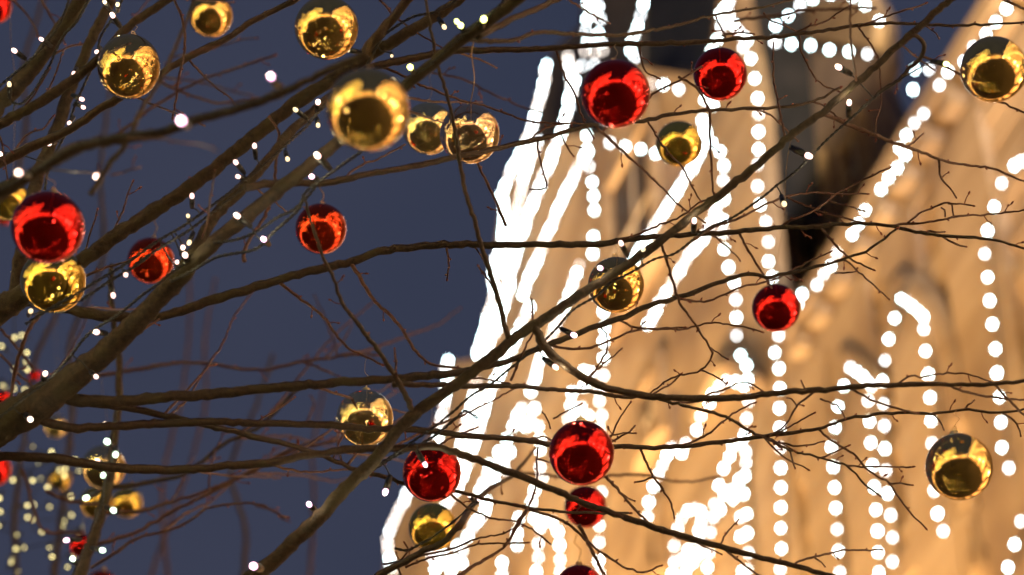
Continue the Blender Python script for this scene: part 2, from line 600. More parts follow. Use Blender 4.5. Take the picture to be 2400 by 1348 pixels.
for L, tL, z, tz, pw in ((9, 13, 3.5, 15.5, 5800), (13, 17, 4, 17, 5800), (17, 22, 4, 19.5, 9500), (22, 28, 4.5, 23, 21000), (28, 34, 5, 26, 34000)):
    floodlight(L, 2.4, z, tL, 9.1, tz, pw, (1, .60, .27), 1.0, 75)
fpar(fboxes('roof', [(3.0, 18.4, 10.003, 11.1, ZC - .4, ZC - .1)], M_slate, None))
gl, gz = hit(1945, 60, 11.2)
floodlight(-6, 3, 4, gl, 11.3, gz - .3, 62000, (1, .72, .38), .3, 10, 'unseen narrow spot light added to brighten the gable')  # lamp added out of view only to brighten the gable
gl2, gz2 = hit(1915, 400, 11.4)
floodlight(-8, 3.4, 4, gl2, 11.4, gz2, 42000, (1, .82, .74), .3, 17, 'unseen wide fill light added to brighten the brown tower')  # added fill light, out of view, lifts the dark tower wall
for L in (-4, -14, -24, -34, -43):
    floodlight(L, 2.5, 3.5, L, 9.1, 12.5, 6500, (1, .62, .36), .6, 96)
floodlight(-49, 2.0, 3.0, -49, 8.6, 14, 60000, (1, .88, .74))
bm = bmesh.new()
for z in (5.2, 9.8, 14.8, 18.2):
    for k in range(88):
        q = W(2 - k * .55, 8.75, z + .05 * math.sin(k * 2.3))
        bmesh.ops.create_icosphere(bm, subdivisions=1, radius=.05, matrix=Matrix.Translation(q))
for k in range(24):
    for z in np.arange(5.6, 14.6, .6):
        q = W(1.2 - k * 2.0, 8.75, z)
        bmesh.ops.create_icosphere(bm, subdivisions=1, radius=.04, matrix=Matrix.Translation(q))
o = from_bm('outline_bulbs', bm, M_farbulb, None)
o['kind'] = 'stuff'
fpar(o)


# ------------------------------------------------------------------ bulb strings on the facade
def sphere_mesh(name, seg, rings, r, mat):
    bm = bmesh.new()
    bmesh.ops.create_uvsphere(bm, u_segments=seg, v_segments=rings, radius=r)
    me = bpy.data.meshes.new(name)
    bm.to_mesh(me); bm.free()
    me.materials.append(mat)
    me.polygons.foreach_set('use_smooth', [True] * len(me.polygons))
    return me


def half_black_bulb(m):
    """bulb blackened on its wall side, like a socket, to keep its light off the wall"""
    me = sphere_mesh('bulb', 16, 10, 1.0, m)
    me.materials.append(M_holder)
    n = Vector(N_)
    for f in me.polygons:
        if f.normal.dot(n) > -0.12: f.material_index = 1  # wall side made unlit so the bulbs do not wash the wall white
    return me


FB = half_black_bulb(M_facbulb)
FBM = half_black_bulb(M_facbulb_mid)
FBS = half_black_bulb(M_facbulb_soft)


def facade_string(label, pts, spacing=None, d=8.72, soft=0.0, jit=1.5):
    """bulbs along pixel points on the front; spacing None = a bulb on every point"""
    if spacing:
        p = np.array(pts, float)
        s = np.r_[0, np.cumsum(np.linalg.norm(np.diff(p, axis=0), axis=1))]
        n = max(2, int(round(s[-1] / spacing)) + 1)
        t = np.linspace(0, s[-1], n)
        q = np.c_[np.interp(t, s, p[:, 0]), np.interp(t, s, p[:, 1])]
        q += rng.normal(0, jit, q.shape)
    else:
        q = np.array(pts, float)
    w3 = []
    for x, y in q:
        L, z = hit(x, y, d)
        w3.append(W(L, d, z))
    e = empty('light_string', w3[0])
    tag(e, label, 'light string', 'strings of white bulbs on the lit building')
    V, Fc = [], []
    c3 = np.array(w3) - w3[0]
    tube(V, Fc, c3 + N_ * .04, [.008] * len(c3), 4)
    mk('cable', V, Fc, M_cable, e)
    for k, p in enumerate(w3):
        dist = np.linalg.norm(p - CAM)
        r = (.0245 + max(0, dist - 25) * .0011) * rng.uniform(.88, 1.1)
        o = link('bulb', FBS if rng.random() < soft else (FBM if rng.random() < .35 else FB), e, p - w3[0], None, (r, r, r))


S = facade_string
S('straight row of white bulbs climbing the cornice to the upper right corner', [(2361, 20), (2336, 52), (2313, 80), (2284, 110), (2262, 145), (2224, 169), (2204, 200)])
S('short top row of bulbs beside the dark sky gap', [(2179, 163), (2146, 163), (2142, 210)])
S('diagonal row of crowded bulbs below the dark tower wall', [(2167, 267), (2145, 289), (2126, 317), (2110, 347), (2124, 364), (2105, 394), (2085, 417), (2067, 444), (2030, 493), (2014, 525), (2000, 550), (1963, 593), (1949, 624), (1933, 643), (1917, 668), (1882, 690), (1873, 714)])
S('curving vertical row of single bulbs at the right edge', [(2396, 378), (2380, 388), (2350, 430), (2332, 485), (2317, 541), (2310, 595), (2317, 650), (2322, 705), (2328, 760), (2335, 818), (2339, 875), (2344, 931), (2348, 990), (2350, 1049), (2367, 1097)])
S('three bulbs in the lower right corner', [(2395, 1222), (2380, 1276), (2365, 1330)])
S('bulbs outlining the upper arch with two long legs', [(2085, 795), (2099, 746), (2115, 699), (2127, 708), (2140, 718), (2155, 731), (2167, 743), (2167, 772), (2171, 823), (2178, 878), (2182, 932), (2184, 986), (2187, 1040), (2189, 1095), (2192, 1150), (2200, 1204), (2213, 1245)])
S('left leg of the upper arch, bulbs running down to the lower arch', [(2076, 845), (2070, 893), (2072, 947), (2075, 998), (2076, 1052), (2078, 1103), (2082, 1157), (2090, 1208), (2094, 1260), (2094, 1317)])
S('bulbs outlining the lower arch and its left leg', [(2045, 905), (2035, 895), (2025, 883), (2010, 872), (1995, 862), (1980, 905), (1966, 953), (1959, 1002), (1950, 1048), (1955, 1094), (1958, 1143), (1961, 1191), (1964, 1241), (1967, 1292), (1970, 1342)])
S('right leg of the lower arch, left one of the close double row', [(2037, 940), (2040, 988), (2043, 1038), (2047, 1091), (2051, 1142), (2055, 1195), (2059, 1245), (2060, 1295), (2062, 1342)])
S('tall vertical row below the small dark red bauble', [(1827, 787), (1818, 827), (1828, 864), (1830, 911), (1829, 957), (1830, 1003), (1831, 1050), (1832, 1097), (1832, 1143), (1832, 1190), (1832, 1238), (1833, 1286), (1831, 1334)])
S('vertical row of bulbs right of the upper red bauble', [(1711, 3), (1700, 20), (1711, 33), (1721, 57), (1732, 71), (1744, 84), (1753, 94), (1744, 112), (1762, 138), (1771, 184), (1778, 231), (1780, 267), (1780, 309), (1780, 350), (1777, 386), (1778, 437), (1784, 480), (1797, 520), (1803, 567), (1803, 613), (1812, 650)])
S('few bulbs left of the tower spire top', [(1690, 33), (1693, 62), (1682, 95), (1670, 120)])
S('bulbs round the foot of the gable', [(1820, 100), (1857, 103), (1902, 107), (1946, 117), (1992, 121), (2035, 127)])
S('bulbs climbing the sloping sides of the gable', [(1817, 97), (1820, 60), (1850, 37), (1877, 13), (1907, -2), (1950, -12), (2000, -8), (2030, 13), (2062, 50)])
S('strand falling from the red bauble then running down the wall in big discs', [(1655, 234), (1673, 246), (1649, 282), (1658, 311), (1670, 335), (1690, 356), (1699, 389), (1697, 423), (1700, 467), (1697, 517), (1697, 547), (1699, 584), (1710, 627), (1723, 663), (1727, 703), (1728, 745), (1728, 787), (1738, 833), (1752, 857), (1755, 890), (1757, 940), (1752, 981)])
S('long crowded slanting row ending behind the gold bauble on the branch', [(1655, 300), (1642, 365), (1620, 400), (1582, 460), (1545, 520), (1500, 590), (1470, 640), (1445, 690)], 15, soft=.2)
S('slanting crowded row ending in the middle of the wall', [(1690, 470), (1674, 507), (1650, 560), (1610, 610), (1580, 660), (1547, 713), (1520, 762)], 15, soft=.2)
S('broken vertical row right of the long slanting rows', [(1377, 318), (1378, 350), (1383, 390), (1390, 427), (1393, 460), (1395, 493), (1393, 555), (1392, 595), (1400, 690), (1417, 730), (1419, 768), (1417, 800), (1417, 840), (1417, 880)])
S('bulbs around the lower large red bauble', [(1387, 873), (1407, 915), (1407, 941), (1413, 975), (1407, 1005), (1412, 1155), (1412, 1192), (1407, 1232), (1406, 1272), (1406, 1315), (1408, 1345)])
S('thick double row at the top edge left of the spires', [(1380, 8), (1405, 15), (1378, 45), (1410, 45), (1385, 28), (1376, 72), (1405, 78), (1412, 100), (1380, 98), (1373, 119), (1397, 125), (1415, 119), (1367, 154), (1395, 152), (1352, 160), (1350, 190), (1345, 215)], soft=.2)
S('short row at the top edge right of the thick double row', [(1512, -6), (1510, 12), (1503, 37), (1497, 60), (1490, 80), (1483, 97), (1480, 118), (1490, 135)], soft=.25)
S('three bulbs in a level row between the two upper red baubles', [(1527, 198), (1557, 199), (1593, 209)], soft=.3)
S('level row of bulbs left of the small yellow gold bauble', [(1432, 335), (1468, 343), (1504, 350), (1539, 360)], soft=.3)
S('leftmost crowded row outlining the building against the sky', [(1284, 150), (1278, 195), (1266, 237), (1250, 290), (1237, 330), (1219, 365), (1200, 400), (1180, 455), (1184, 513), (1181, 560), (1166, 600), (1158, 635), (1163, 695), (1150, 730), (1138, 775), (1120, 832)], 12, soft=.4)
S('second crowded row from the sky side', [(1333, 133), (1343, 200), (1333, 260), (1313, 317), (1293, 375), (1262, 450), (1240, 505), (1222, 555), (1205, 620), (1192, 690), (1170, 760), (1140, 830)], 12, soft=.4)
S('inner strand between the first and second crowded rows', [(1262, 330), (1240, 390), (1222, 440), (1212, 500), (1200, 560), (1190, 640), (1185, 700), (1172, 750)], 14, soft=.6)
S('third crowded row from the sky side', [(1380, 355), (1356, 395), (1328, 454), (1300, 510), (1280, 558), (1262, 610), (1240, 655), (1226, 690)], 14, soft=.3)
S('crowded row under the forking branch running down left', [(1243, 721), (1225, 760), (1205, 805), (1180, 860), (1150, 920), (1130, 985), (1112, 1040), (1092, 1100), (1070, 1155), (1050, 1180)], 12, soft=.4)
S('crowded row left of the gold bauble on the branch', [(1360, 625), (1344, 660), (1335, 700), (1316, 740), (1290, 800), (1263, 853), (1256, 885), (1246, 918)], 17, soft=.3)
S('crowded row slanting down behind the upper sharp red bauble at the bottom', [(1118, 900), (1108, 940), (1097, 982), (1085, 1038), (1072, 1085), (1060, 1130)], 13, soft=.4)
S('glowing row beside the branch fork above the low red bauble', [(1051, 845), (1050, 880), (1046, 920), (1040, 960), (1032, 1003), (1026, 1040), (1000, 1090), (978, 1130), (955, 1158), (937, 1200), (921, 1234), (908, 1264), (916, 1300), (922, 1340)], 16, soft=.4)
S('bulb cluster left of the large lower red bauble', [(1225, 958), (1255, 958), (1205, 998), (1235, 1000), (1215, 975), (1245, 985), (1264, 1000), (1190, 1030), (1172, 1060), (1197, 1060), (1182, 1080), (1184, 1100), (1147, 1108), (1136, 1131), (1160, 1120), (1127, 1150), (1143, 1177), (1131, 1211), (1111, 1234), (1150, 1090), (1140, 1195), (1120, 1222)])
S('bottom edge bulb cluster under the low gold bauble', [(1099, 1257), (1074, 1280), (1086, 1291), (1067, 1314), (1017, 1305), (1040, 1300), (1022, 1335), (1060, 1335), (1085, 1320), (1040, 1322)])
S('wavy vertical row beside the large lower red bauble', [(1268, 1030), (1268, 1054), (1268, 1095), (1273, 1120), (1255, 1150), (1248, 1177), (1218, 1214), (1214, 1250), (1214, 1278)])
S('hooked row of bulbs under the small dark red bauble', [(1255, 1214), (1275, 1222), (1296, 1224), (1310, 1246), (1314, 1278), (1315, 1312), (1316, 1342)])
S('short vertical row inside the hooked row', [(1268, 1238), (1264, 1275), (1264, 1307), (1259, 1340)])
S('two bulbs at the bottom edge left of the short row', [(1179, 1319), (1179, 1348)])
S('bulbs directly above the large lower red bauble', [(1370, 871), (1372, 905), (1343, 920), (1340, 950), (1334, 982), (1350, 970), (1365, 955), (1380, 975)])
S('arch of bulbs over the thick curved branch, left leg stepping down', [(1745, 905), (1725, 895), (1705, 893), (1688, 905), (1672, 925), (1665, 945), (1645, 975), (1635, 1008), (1610, 1040), (1600, 1062), (1577, 1050), (1565, 1068), (1555, 1090), (1545, 1112), (1533, 1141), (1523, 1178), (1520, 1212)])
S('crowded double row descending right of the arch', [(1747, 1020), (1740, 1040), (1720, 1045), (1750, 1060), (1712, 1070), (1698, 1098), (1750, 1085), (1687, 1138), (1748, 1115), (1735, 1125), (1715, 1150), (1700, 1160), (1720, 1170), (1677, 1182), (1745, 1158), (1690, 1195), (1674, 1212)])
S('stacked twin bulbs left of the tall vertical row', [(1752, 1205), (1738, 1212), (1754, 1250), (1738, 1258), (1756, 1296), (1742, 1340), (1754, 1335)])
S('low arch of bulbs at the bottom edge', [(1578, 1345), (1583, 1318), (1582, 1280), (1591, 1240), (1600, 1215), (1615, 1197), (1632, 1193), (1645, 1200), (1645, 1225), (1640, 1245), (1667, 1248), (1640, 1265), (1615, 1290), (1600, 1310), (1625, 1320), (1640, 1300), (1664, 1295), (1660, 1330), (1610, 1340)])

# ------------------------------------------------------------------ the square behind the photographer
def far_house(loc, rot, wd, h, n, label):
    e = empty('town_house', loc)
    e.rotation_euler = (0, 0, rot)
    tag(e, label, 'building', 'houses round the square')
    def bx(bm, x0, x1, y0, y1, z0, z1):
        bmesh.ops.create_cube(bm, size=1, matrix=Matrix.Translation(((x0 + x1) / 2, (y0 + y1) / 2, (z0 + z1) / 2)) @ Matrix.Diagonal((x1 - x0, y1 - y0, z1 - z0, 1)))
    bm = bmesh.new(); bx(bm, -wd / 2, wd / 2, 0, 8, 0, h); from_bm('wall', bm, M_plaster, e)
    bm = bmesh.new(); bx(bm, -wd / 2 - .3, wd / 2 + .3, -.4, 8.3, h, h + .5); from_bm('roof', bm, M_slate, e)
    for k in range(n):
        x = -wd / 2 + (k + .5) * wd / n
        bm = bmesh.new(); bx(bm, x - wd / n * .42, x + wd / n * .42, -.06, .02, .4, 3.6); s = from_bm('shop_window', bm, M_window, e)
        if k % 2 == 0:
            for z in (6.0, 9.6):
                if random.random() < .6:
                    bm = bmesh.new(); bx(bm, x - .6, x + .6, -.05, .02, z, z + 1.8); from_bm('window', bm, M_window2 if random.random() < .5 else M_glassdark, e)
    V, Fc = [], []
    for k in range(int(wd / .8)):
        pass
    bm = bmesh.new()
    for k in range(int(wd / 1.1)):
        bmesh.ops.create_icosphere(bm, subdivisions=1, radius=.16, matrix=Matrix.Translation((-wd / 2 + k * 1.1, -.3, 4.3 + .25 * math.sin(k * .9))))
    o = from_bm('garland_bulbs', bm, M_farbulb, e); o['kind'] = 'stuff'


for i, (a, r, wd, h) in enumerate(((182, 46, 30, 12), (215, 48, 32, 14), (250, 44, 30, 11), (285, 46, 34, 13), (318, 60, 36, 10), (340, 85, 40, 9), (8, 95, 60, 12))):
    # azimuth measured clockwise from the view direction
    x, y = r * math.sin(R(a)), r * math.cos(R(a))
    far_house((x, y, 0), -R(a), wd, h, int(wd / 3), 
              ['low plastered house with lit shops straight behind the photographer', 'tall plastered house with lit shops on the far corner of the square',
               'plastered house with lit shops facing the tree', 'long plastered house with lit shops beyond the background trees',
               'low house row at the left end of the square', 'distant low house row closing the street', 'long house row with lit shops beyond the end of the arcade building'][i])

lamp_me = sphere_mesh('globe', 20, 12, .22, M_globe)
V, Fc = [], []
tube(V, Fc, [(0, 0, 0), (0, 0, .5), (0, 0, .9), (0, 0, 3.6)], [.12, .11, .05, .04], 10)
pm = bpy.data.meshes.new('pole'); pm.from_pydata([tuple(v) for v in V], [], Fc); pm.materials.append(M_iron)
for i, (a, r, pw) in enumerate(((150, 9, 30), (205, 13, 0), (100, 7.2, 45), (235, 15, 0), (262, 14, 40), (300, 22, 0), (84, 6.8, 0), (172, 20, 0), (128, 7.5, 0), (50, 7.0, 35), (38, 12, 0))):
    x, y = r * math.sin(R(a)), r * math.cos(R(a))
    e = empty('street_lamp', (x, y, 0))
    tag(e, 'globe street lamp on a black iron pole on the square', 'street lamp', 'globe lamps round the square')
    link('pole', pm, e)
    link('globe', lamp_me, e, (0, 0, 3.8))
    if pw:
        ld = bpy.data.lights.new('lamp_light', 'POINT'); ld.energy = pw; ld.color = (1, .74, .45); ld.shadow_soft_size = .24
        lo = bpy.data.objects.new('lamp_light', ld); C.objects.link(lo); lo.parent = e; lo.location = (0, 0, 3.35)

# a lit tree behind the photographer, mirrored in the baubles
for tx, ty, lab in ((-3.2, -2.0, 'bare tree full of yellow fairy lights behind the photographer'), (-5.2, 1.6, 'bare tree full of yellow fairy lights left of the photographer')):
  e = empty('lit_tree', (tx, ty, 0))
  tag(e, lab, 'tree')
  V, Fc = [], []
  tube(V, Fc, [(0, 0, 0), (.05, 0, 1.5), (0, .1, 3), (.1, 0, 5)], [.16, .13, .09, .04], 8)
  mk('trunk', V, Fc, M_bark, e)
  V, Fc = [], []
  ends = []
  for k in range(26):
      a = rng.uniform(0, 6.28); z = rng.uniform(1.8, 4.8); ln = rng.uniform(1.6, 3.6)
      p0 = np.array([0, 0, z]); p1 = p0 + ln * np.array([math.cos(a) * .8, math.sin(a) * .8, .7])
      mid = (p0 + p1) / 2 + rng.normal(0, .12, 3)
      tube(V, Fc, [p0, mid, p1], [.035, .022, .008], 6)
      for t in np.linspace(.15, 1, 10):
          ends.append(p0 * (1 - t) + p1 * t + rng.normal(0, .16, 3))
  mk('branches', V, Fc, M_branch, e)['kind'] = 'stuff'
  bm = bmesh.new()
  for p in ends: bmesh.ops.create_icosphere(bm, subdivisions=1, radius=.022, matrix=Matrix.Translation(p))
  M_fl = bpy.data.materials.get('distant_fairy_led') or emis('distant_fairy_led', (1.0, .80, .28), 55, False)
  from_bm('fairy_lights', bm, M_fl, e)['kind'] = 'stuff'

#--TREE--
# ------------------------------------------------------------------ the decorated tree
base = np.array([-1.02, 2.45, 0.0])
tree = empty('bare_tree', (0, 0, 0))
tag(tree, 'bare tree hung with red and gold baubles, its limbs crossing the whole view', 'tree')
T = tree


def B(name, parent, d0, d1, r0, r1, pts, **k):
    return branch(T, name, parent, d0, d1, r0, r1, pts, **k)


# trunk, outside the picture at the lower left
topP = P(-480, 1980, 3.15)
V, Fc = [], []
tpts = [np.array([topP[0] - .12, topP[1], 0]), np.array([topP[0] - .10, topP[1], .8]), np.array([topP[0] - .04, topP[1] + .02, 1.7]), np.array([topP[0], topP[1], topP[2] - .3]), topP, P(-430, 1600, 3.2)]
tube(V, Fc, tpts, [.13, .105, .095, .085, .07, .03], 18, .03)
mk('trunk', V, Fc, M_bark, T)

B('M', None, 3.2, 2.75, 66, 11, [(-480, 1900, 69.0), (-330, 1450, 59.8), (-160, 1150), (-60, 1050), (0, 997, 44.2), (80, 950, 40.5), (150, 903, 35.0), (230, 840, 28.5), (292, 784, 24.8), (345, 730, 23.0), (385, 687, 21.2), (440, 630, 18.4), (500, 568), (560, 520), (610, 480), (680, 425, 14.7), (740, 375), (800, 325), (880, 260), (953, 200, 12.9), (1017, 147), (1067, 103), (1117, 67), (1167, 33), (1210, -5, 15.6), (1280, -80, 15.6)], buds=False)
# widths of M along the way
B('B1', None, 3.25, 3.15, 34, 13, [(-330, 1450, 36.0), (-200, 960), (-80, 790), (0, 727, 30.6), (67, 685), (190, 612, 18.9), (283, 545), (350, 503), (430, 450), (533, 372), (600, 318, 15.3), (667, 262), (733, 215, 17.1), (800, 173), (867, 130), (933, 90), (1000, 50), (1083, -6, 10.8), (1140, -60, 10.8)], buds=False)
B('A8', 'M', None, 3.15, 15, 8, [(432, 622), (450, 596), (477, 550), (517, 490), (567, 445), (620, 385), (667, 325), (710, 280), (760, 236), (810, 196), (860, 160)], buds=False)
B('A1', None, 3.4, 3.3, 22, 15, [(-200, 420), (-60, 305), (0, 243), (50, 190), (103, 125), (150, 58), (192, 0), (240, -80)], buds=False)
B('A2', None, 3.1, 3.15, 14, 8, [(-120, 345), (0, 290), (83, 247), (150, 203), (200, 165), (240, 128), (293, 70), (350, 28), (410, -10), (480, -50)], buds=False)
B('A3', None, 3.2, 3.2, 13, 6, [(-120, 425), (0, 380), (67, 347), (150, 310), (233, 257), (300, 220), (367, 180), (400, 157), (467, 120), (533, 90), (600, 45), (657, 18), (700, -5), (760, -50)], buds=False)
B('A4', None, 3.35, 3.4, 20, 10, [(40, 700), (60, 540), (80, 450), (93, 400), (107, 367), (123, 327), (140, 287), (153, 240), (177, 183), (200, 127), (217, 87), (240, 43), (262, -10), (280, -60)], buds=False)
B('A5', None, 2.45, 2.35, 17, 8, [(-120, 520), (0, 455), (83, 402), (150, 362), (207, 337), (283, 325), (367, 315), (417, 297), (467, 280), (517, 267), (600, 242), (667, 215), (720, 190), (800, 150), (860, 128)], buds=False)
B('A9', 'B1', None, 3.1, 13, 10, [(853, 130), (875, 95), (900, 67), (933, 27), (965, -10)], buds=False)
B('A10', 'A5', None, 2.5, 7, 4, [(213, 455), (260, 380), (287, 353), (310, 307), (333, 253), (377, 187), (400, 133), (423, 83), (450, 20), (460, -20)])
B('A11', None, 2.6, 2.55, 4, 3, [(240, 345), (260, 327), (307, 293), (353, 253), (414, 217), (467, 193), (533, 163), (600, 143), (640, 130)])
B('A12', None, 2.6, 2.5, 4, 2.5, [(367, 187), (417, 213), (467, 230), (517, 240), (600, 230)])
B('A13', None, 3.2, 3.1, 3.4, 2.6, [(405, -10), (424, 40), (434, 83), (430, 133), (418, 187), (412, 233), (405, 272)])
B('A14', 'A5', None, 2.45, 2.6, 2, [(260, 410), (300, 400), (328, 393)])
B('A15', None, 3.9, 3.9, 3, 2, [(90, -10), (97, 0), (130, 57), (150, 100)])
B('A16', None, 3.9, 3.9, 3, 2, [(10, -10), (27, 0), (67, 43), (93, 93)])
B('A17', 'A4', None, 3.6, 3, 2, [(127, 127), (167, 110), (200, 103), (225, 92)])
B('A18', None, 3.5, 3.5, 2.6, 2, [(37, 350), (63, 317), (100, 303), (123, 273)])
B('top1', 'M', None, 3.0, 9, 6, [(1120, 86), (1150, 70), (1200, 46), (1250, 23), (1317, -8), (1350, -30)], buds=False)
B('H1', 'A8', None, 3.2, 9, 2.6, [(855, 162), (920, 146), (1000, 131), (1067, 119), (1130, 118), (1200, 118), (1300, 112), (1400, 105), (1500, 103), (1600, 100), (1700, 93), (1800, 87), (1900, 75), (2000, 62), (2100, 54), (2200, 60), (2300, 58), (2420, 52)])
B('H2', 'M', None, 3.25, 6, 2.4, [(1085, 92), (1140, 98), (1200, 94), (1267, 77), (1333, 78), (1427, 82), (1500, 77), (1567, 60), (1633, 43), (1700, 32), (1800, 13), (1900, -12)])
B('h1a', 'H1', None, 3.2, 3, 2.2, [(1302, 112), (1317, 163), (1327, 187), (1347, 217), (1360, 260), (1373, 293), (1388, 313)])
B('h1b', 'H1', None, 3.25, 2.6, 2, [(1500, 103), (1503, 143), (1517, 170), (1540, 183)])
B('h1c', 'H2', None, 3.2, 2.6, 2, [(1317, -10), (1367, 23), (1427, 52)])
B('h1d', 'H1', None, 3.2, 2.6, 2, [(1700, 93), (1697, 78), (1680, 43)])
B('h1e', 'H1', None, 3.2, 2.6, 2, [(1693, 84), (1730, 75), (1762, 78)])
B('D', None, 3.0, 3.05, 26, 8, [(-460, 1880, 36.5), (-100, 1720), (250, 1560), (500, 1420), (620, 1333, 19.1), (683, 1275), (750, 1210), (817, 1138, 15.7), (867, 1091), (900, 1051), (933, 1008), (983, 961), (1033, 928), (1077, 896), (1117, 865), (1160, 830, 12.2), (1200, 797), (1240, 770), (1300, 732), (1367, 687), (1433, 645), (1500, 600, 10.4), (1567, 550), (1633, 498), (1697, 450), (1740, 415), (1800, 367, 8.7), (1860, 313), (1927, 263), (2000, 200), (2060, 147), (2127, 87), (2167, 53), (2200, 20), (2240, -10, 7.8), (2300, -60, 7.8)], buds=False)
B('V1', 'D', None, 2.95, 6.5, 3.6, [(1192, 795), (1183, 760), (1173, 723), (1160, 677), (1140, 613), (1123, 563), (1110, 513), (1090, 450), (1080, 390), (1070, 333), (1063, 283), (1047, 227), (1033, 180), (1020, 133), (1010, 67), (997, -5)], buds=False)
B('v1a', 'V1', None, 3.0, 3, 2, [(1165, 690), (1140, 650), (1122, 625)])
B('V2', None, 3.3, 3.3, 4, 3, [(1186, 530), (1170, 495), (1153, 455), (1130, 410), (1118, 380)])
B('V2b', 'D', None, 2.85, 7, 2.8, [(967, 968), (953, 933), (935, 898), (917, 867), (883, 820), (840, 760), (803, 713), (780, 650), (757, 600), (735, 540), (715, 470)])
B('v2c', 'V2b', None, 3.0, 3.2, 2.4, [(930, 885), (928, 860), (925, 820)])
B('v3', 'M', None, 3.1, 4.5, 3, [(573, 612), (572, 590), (600, 540), (625, 500), (642, 450), (647, 383), (653, 310), (633, 273)])
B('t1', None, 3.3, 3.1, 3, 2, [(883, -10), (917, 30), (953, 60), (1033, 110)])
B('t2', 'A8', None, 3.3, 3.4, 2, [(880, 150), (933, 173), (993, 200), (1067, 233), (1133, 250), (1200, 273), (1250, 287), (1310, 290), (1375, 290)])
B('t3', None, 4.0, 4.0, 2.6, 2, [(1010, 170), (1080, 185), (1150, 220), (1210, 245), (1260, 262)])
B('t4', 'H1', None, 3.4, 2.6, 2, [(1067, 120), (1100, 133), (1133, 143), (1163, 160)])
B('K', 'M', None, 3.3, 9.5, 3, [(575, 440), (620, 432), (667, 430), (767, 427), (867, 407), (950, 393), (1033, 377), (1120, 358), (1200, 339), (1283, 320), (1350, 301), (1400, 291), (1460, 286), (1507, 283), (1567, 270), (1633, 262), (1700, 258), (1800, 252), (1867, 247), (1917, 233), (1967, 207)])
B('k1', 'K', None, 3.3, 2.8, 2, [(807, 420), (840, 390), (893, 370), (947, 340)])
B('k2', 'K', None, 3.5, 3.6, 2, [(1393, 293), (1433, 333), (1473, 370), (1510, 400), (1560, 447), (1600, 490), (1650, 520)])
B('k3', 'K', None, 3.2, 2.8, 2, [(1517, 282), (1533, 307), (1553, 340), (1580, 373), (1603, 400), (1627, 450), (1640, 470)])
B('k4', 'K', None, 3.2, 2.8, 2, [(1258, 325), (1267, 383), (1278, 423), (1280, 442), (1245, 444)])
B('k5', 'K', None, 3.2, 3, 2.2, [(1455, 285), (1527, 223), (1567, 200), (1600, 183), (1640, 160)])
B('k6', 'H1', None, 3.2, 3.2, 2.4, [(1590, 180), (1633, 207), (1653, 240), (1663, 263), (1664, 333), (1668, 400), (1673, 455), (1680, 470)])
B('k7', 'K', None, 3.2, 2.6, 2, [(1240, 332), (1270, 305), (1310, 292), (1345, 285)])
B('k8', 'K', None, 3.6, 2.6, 1.8, [(1750, 256), (1790, 262), (1830, 290), (1870, 330)])
# upper right
B('u1', 'D', None, 3.1, 6, 3, [(2105, 110), (2140, 85), (2163, 103), (2162, 133), (2133, 160), (2107, 190), (2060, 220), (2000, 273)])
B('u2', 'u1', None, 3.1, 3.2, 2.6, [(2162, 133), (2200, 147), (2250, 173), (2300, 215), (2350, 243), (2420, 275)])
B('u3', 'D', None, 3.3, 5, 2.4, [(1925, 265), (1965, 283), (2000, 300), (2067, 323), (2133, 347), (2200, 373), (2267, 388), (2327, 393), (2367, 410), (2420, 433)])
B('u4', 'u3', None, 3.3, 2.8, 2, [(2200, 373), (2207, 417), (2233, 450), (2240, 462)])
B('u5', 'u3', None, 3.3, 2.4, 2, [(2115, 345), (2140, 335), (2163, 317)])
B('u6', 'H1', None, 3.3, 2.6, 2, [(1872, 80), (1882, 133), (1907, 177), (1930, 200), (1963, 213)])
B('u7', 'D', None, 3.2, 3, 2.2, [(1840, 325), (1823, 233), (1813, 183), (1813, 103)])
B('u8', 'D', None, 2.7, 3.2, 2.4, [(2007, 190), (1998, 127), (1993, 67), (1992, -10)])
B('u9', 'H1', None, 3.1, 2.4, 1.8, [(2010, 62), (2037, 100), (2057, 133), (2063, 187), (2065, 247), (2053, 287), (2053, 323)])
B('u10', None, 2.65, 2.6, 4, 3, [(1720, 48), (1800, 37), (1867, 30), (1947, 22), (2047, 20)])
B('u11', 'H1', None, 3.2, 3, 2, [(1860, 80), (1900, 60), (1950, 40), (1987, 20)])
B('u12', 'H1', None, 3.2, 2.4, 1.8, [(1790, 30), (1807, 47), (1850, 67), (1880, 80)])
B('u13', 'H1', None, 3.2, 3, 2, [(2020, 60), (2067, 43), (2100, 30), (2167, 7)])
B('u14', None, 3.1, 3.1, 4, 2.6, [(2320, -15), (2340, -5), (2400, 20), (2430, 35)])
B('u15', 'D', None, 3.2, 2.4, 1.8, [(2110, 100), (2150, 140), (2190, 165)])
B('u16', 'H1', None, 3.2, 2.2, 1.8, [(2150, 56), (2185, 68), (2200, 85)])
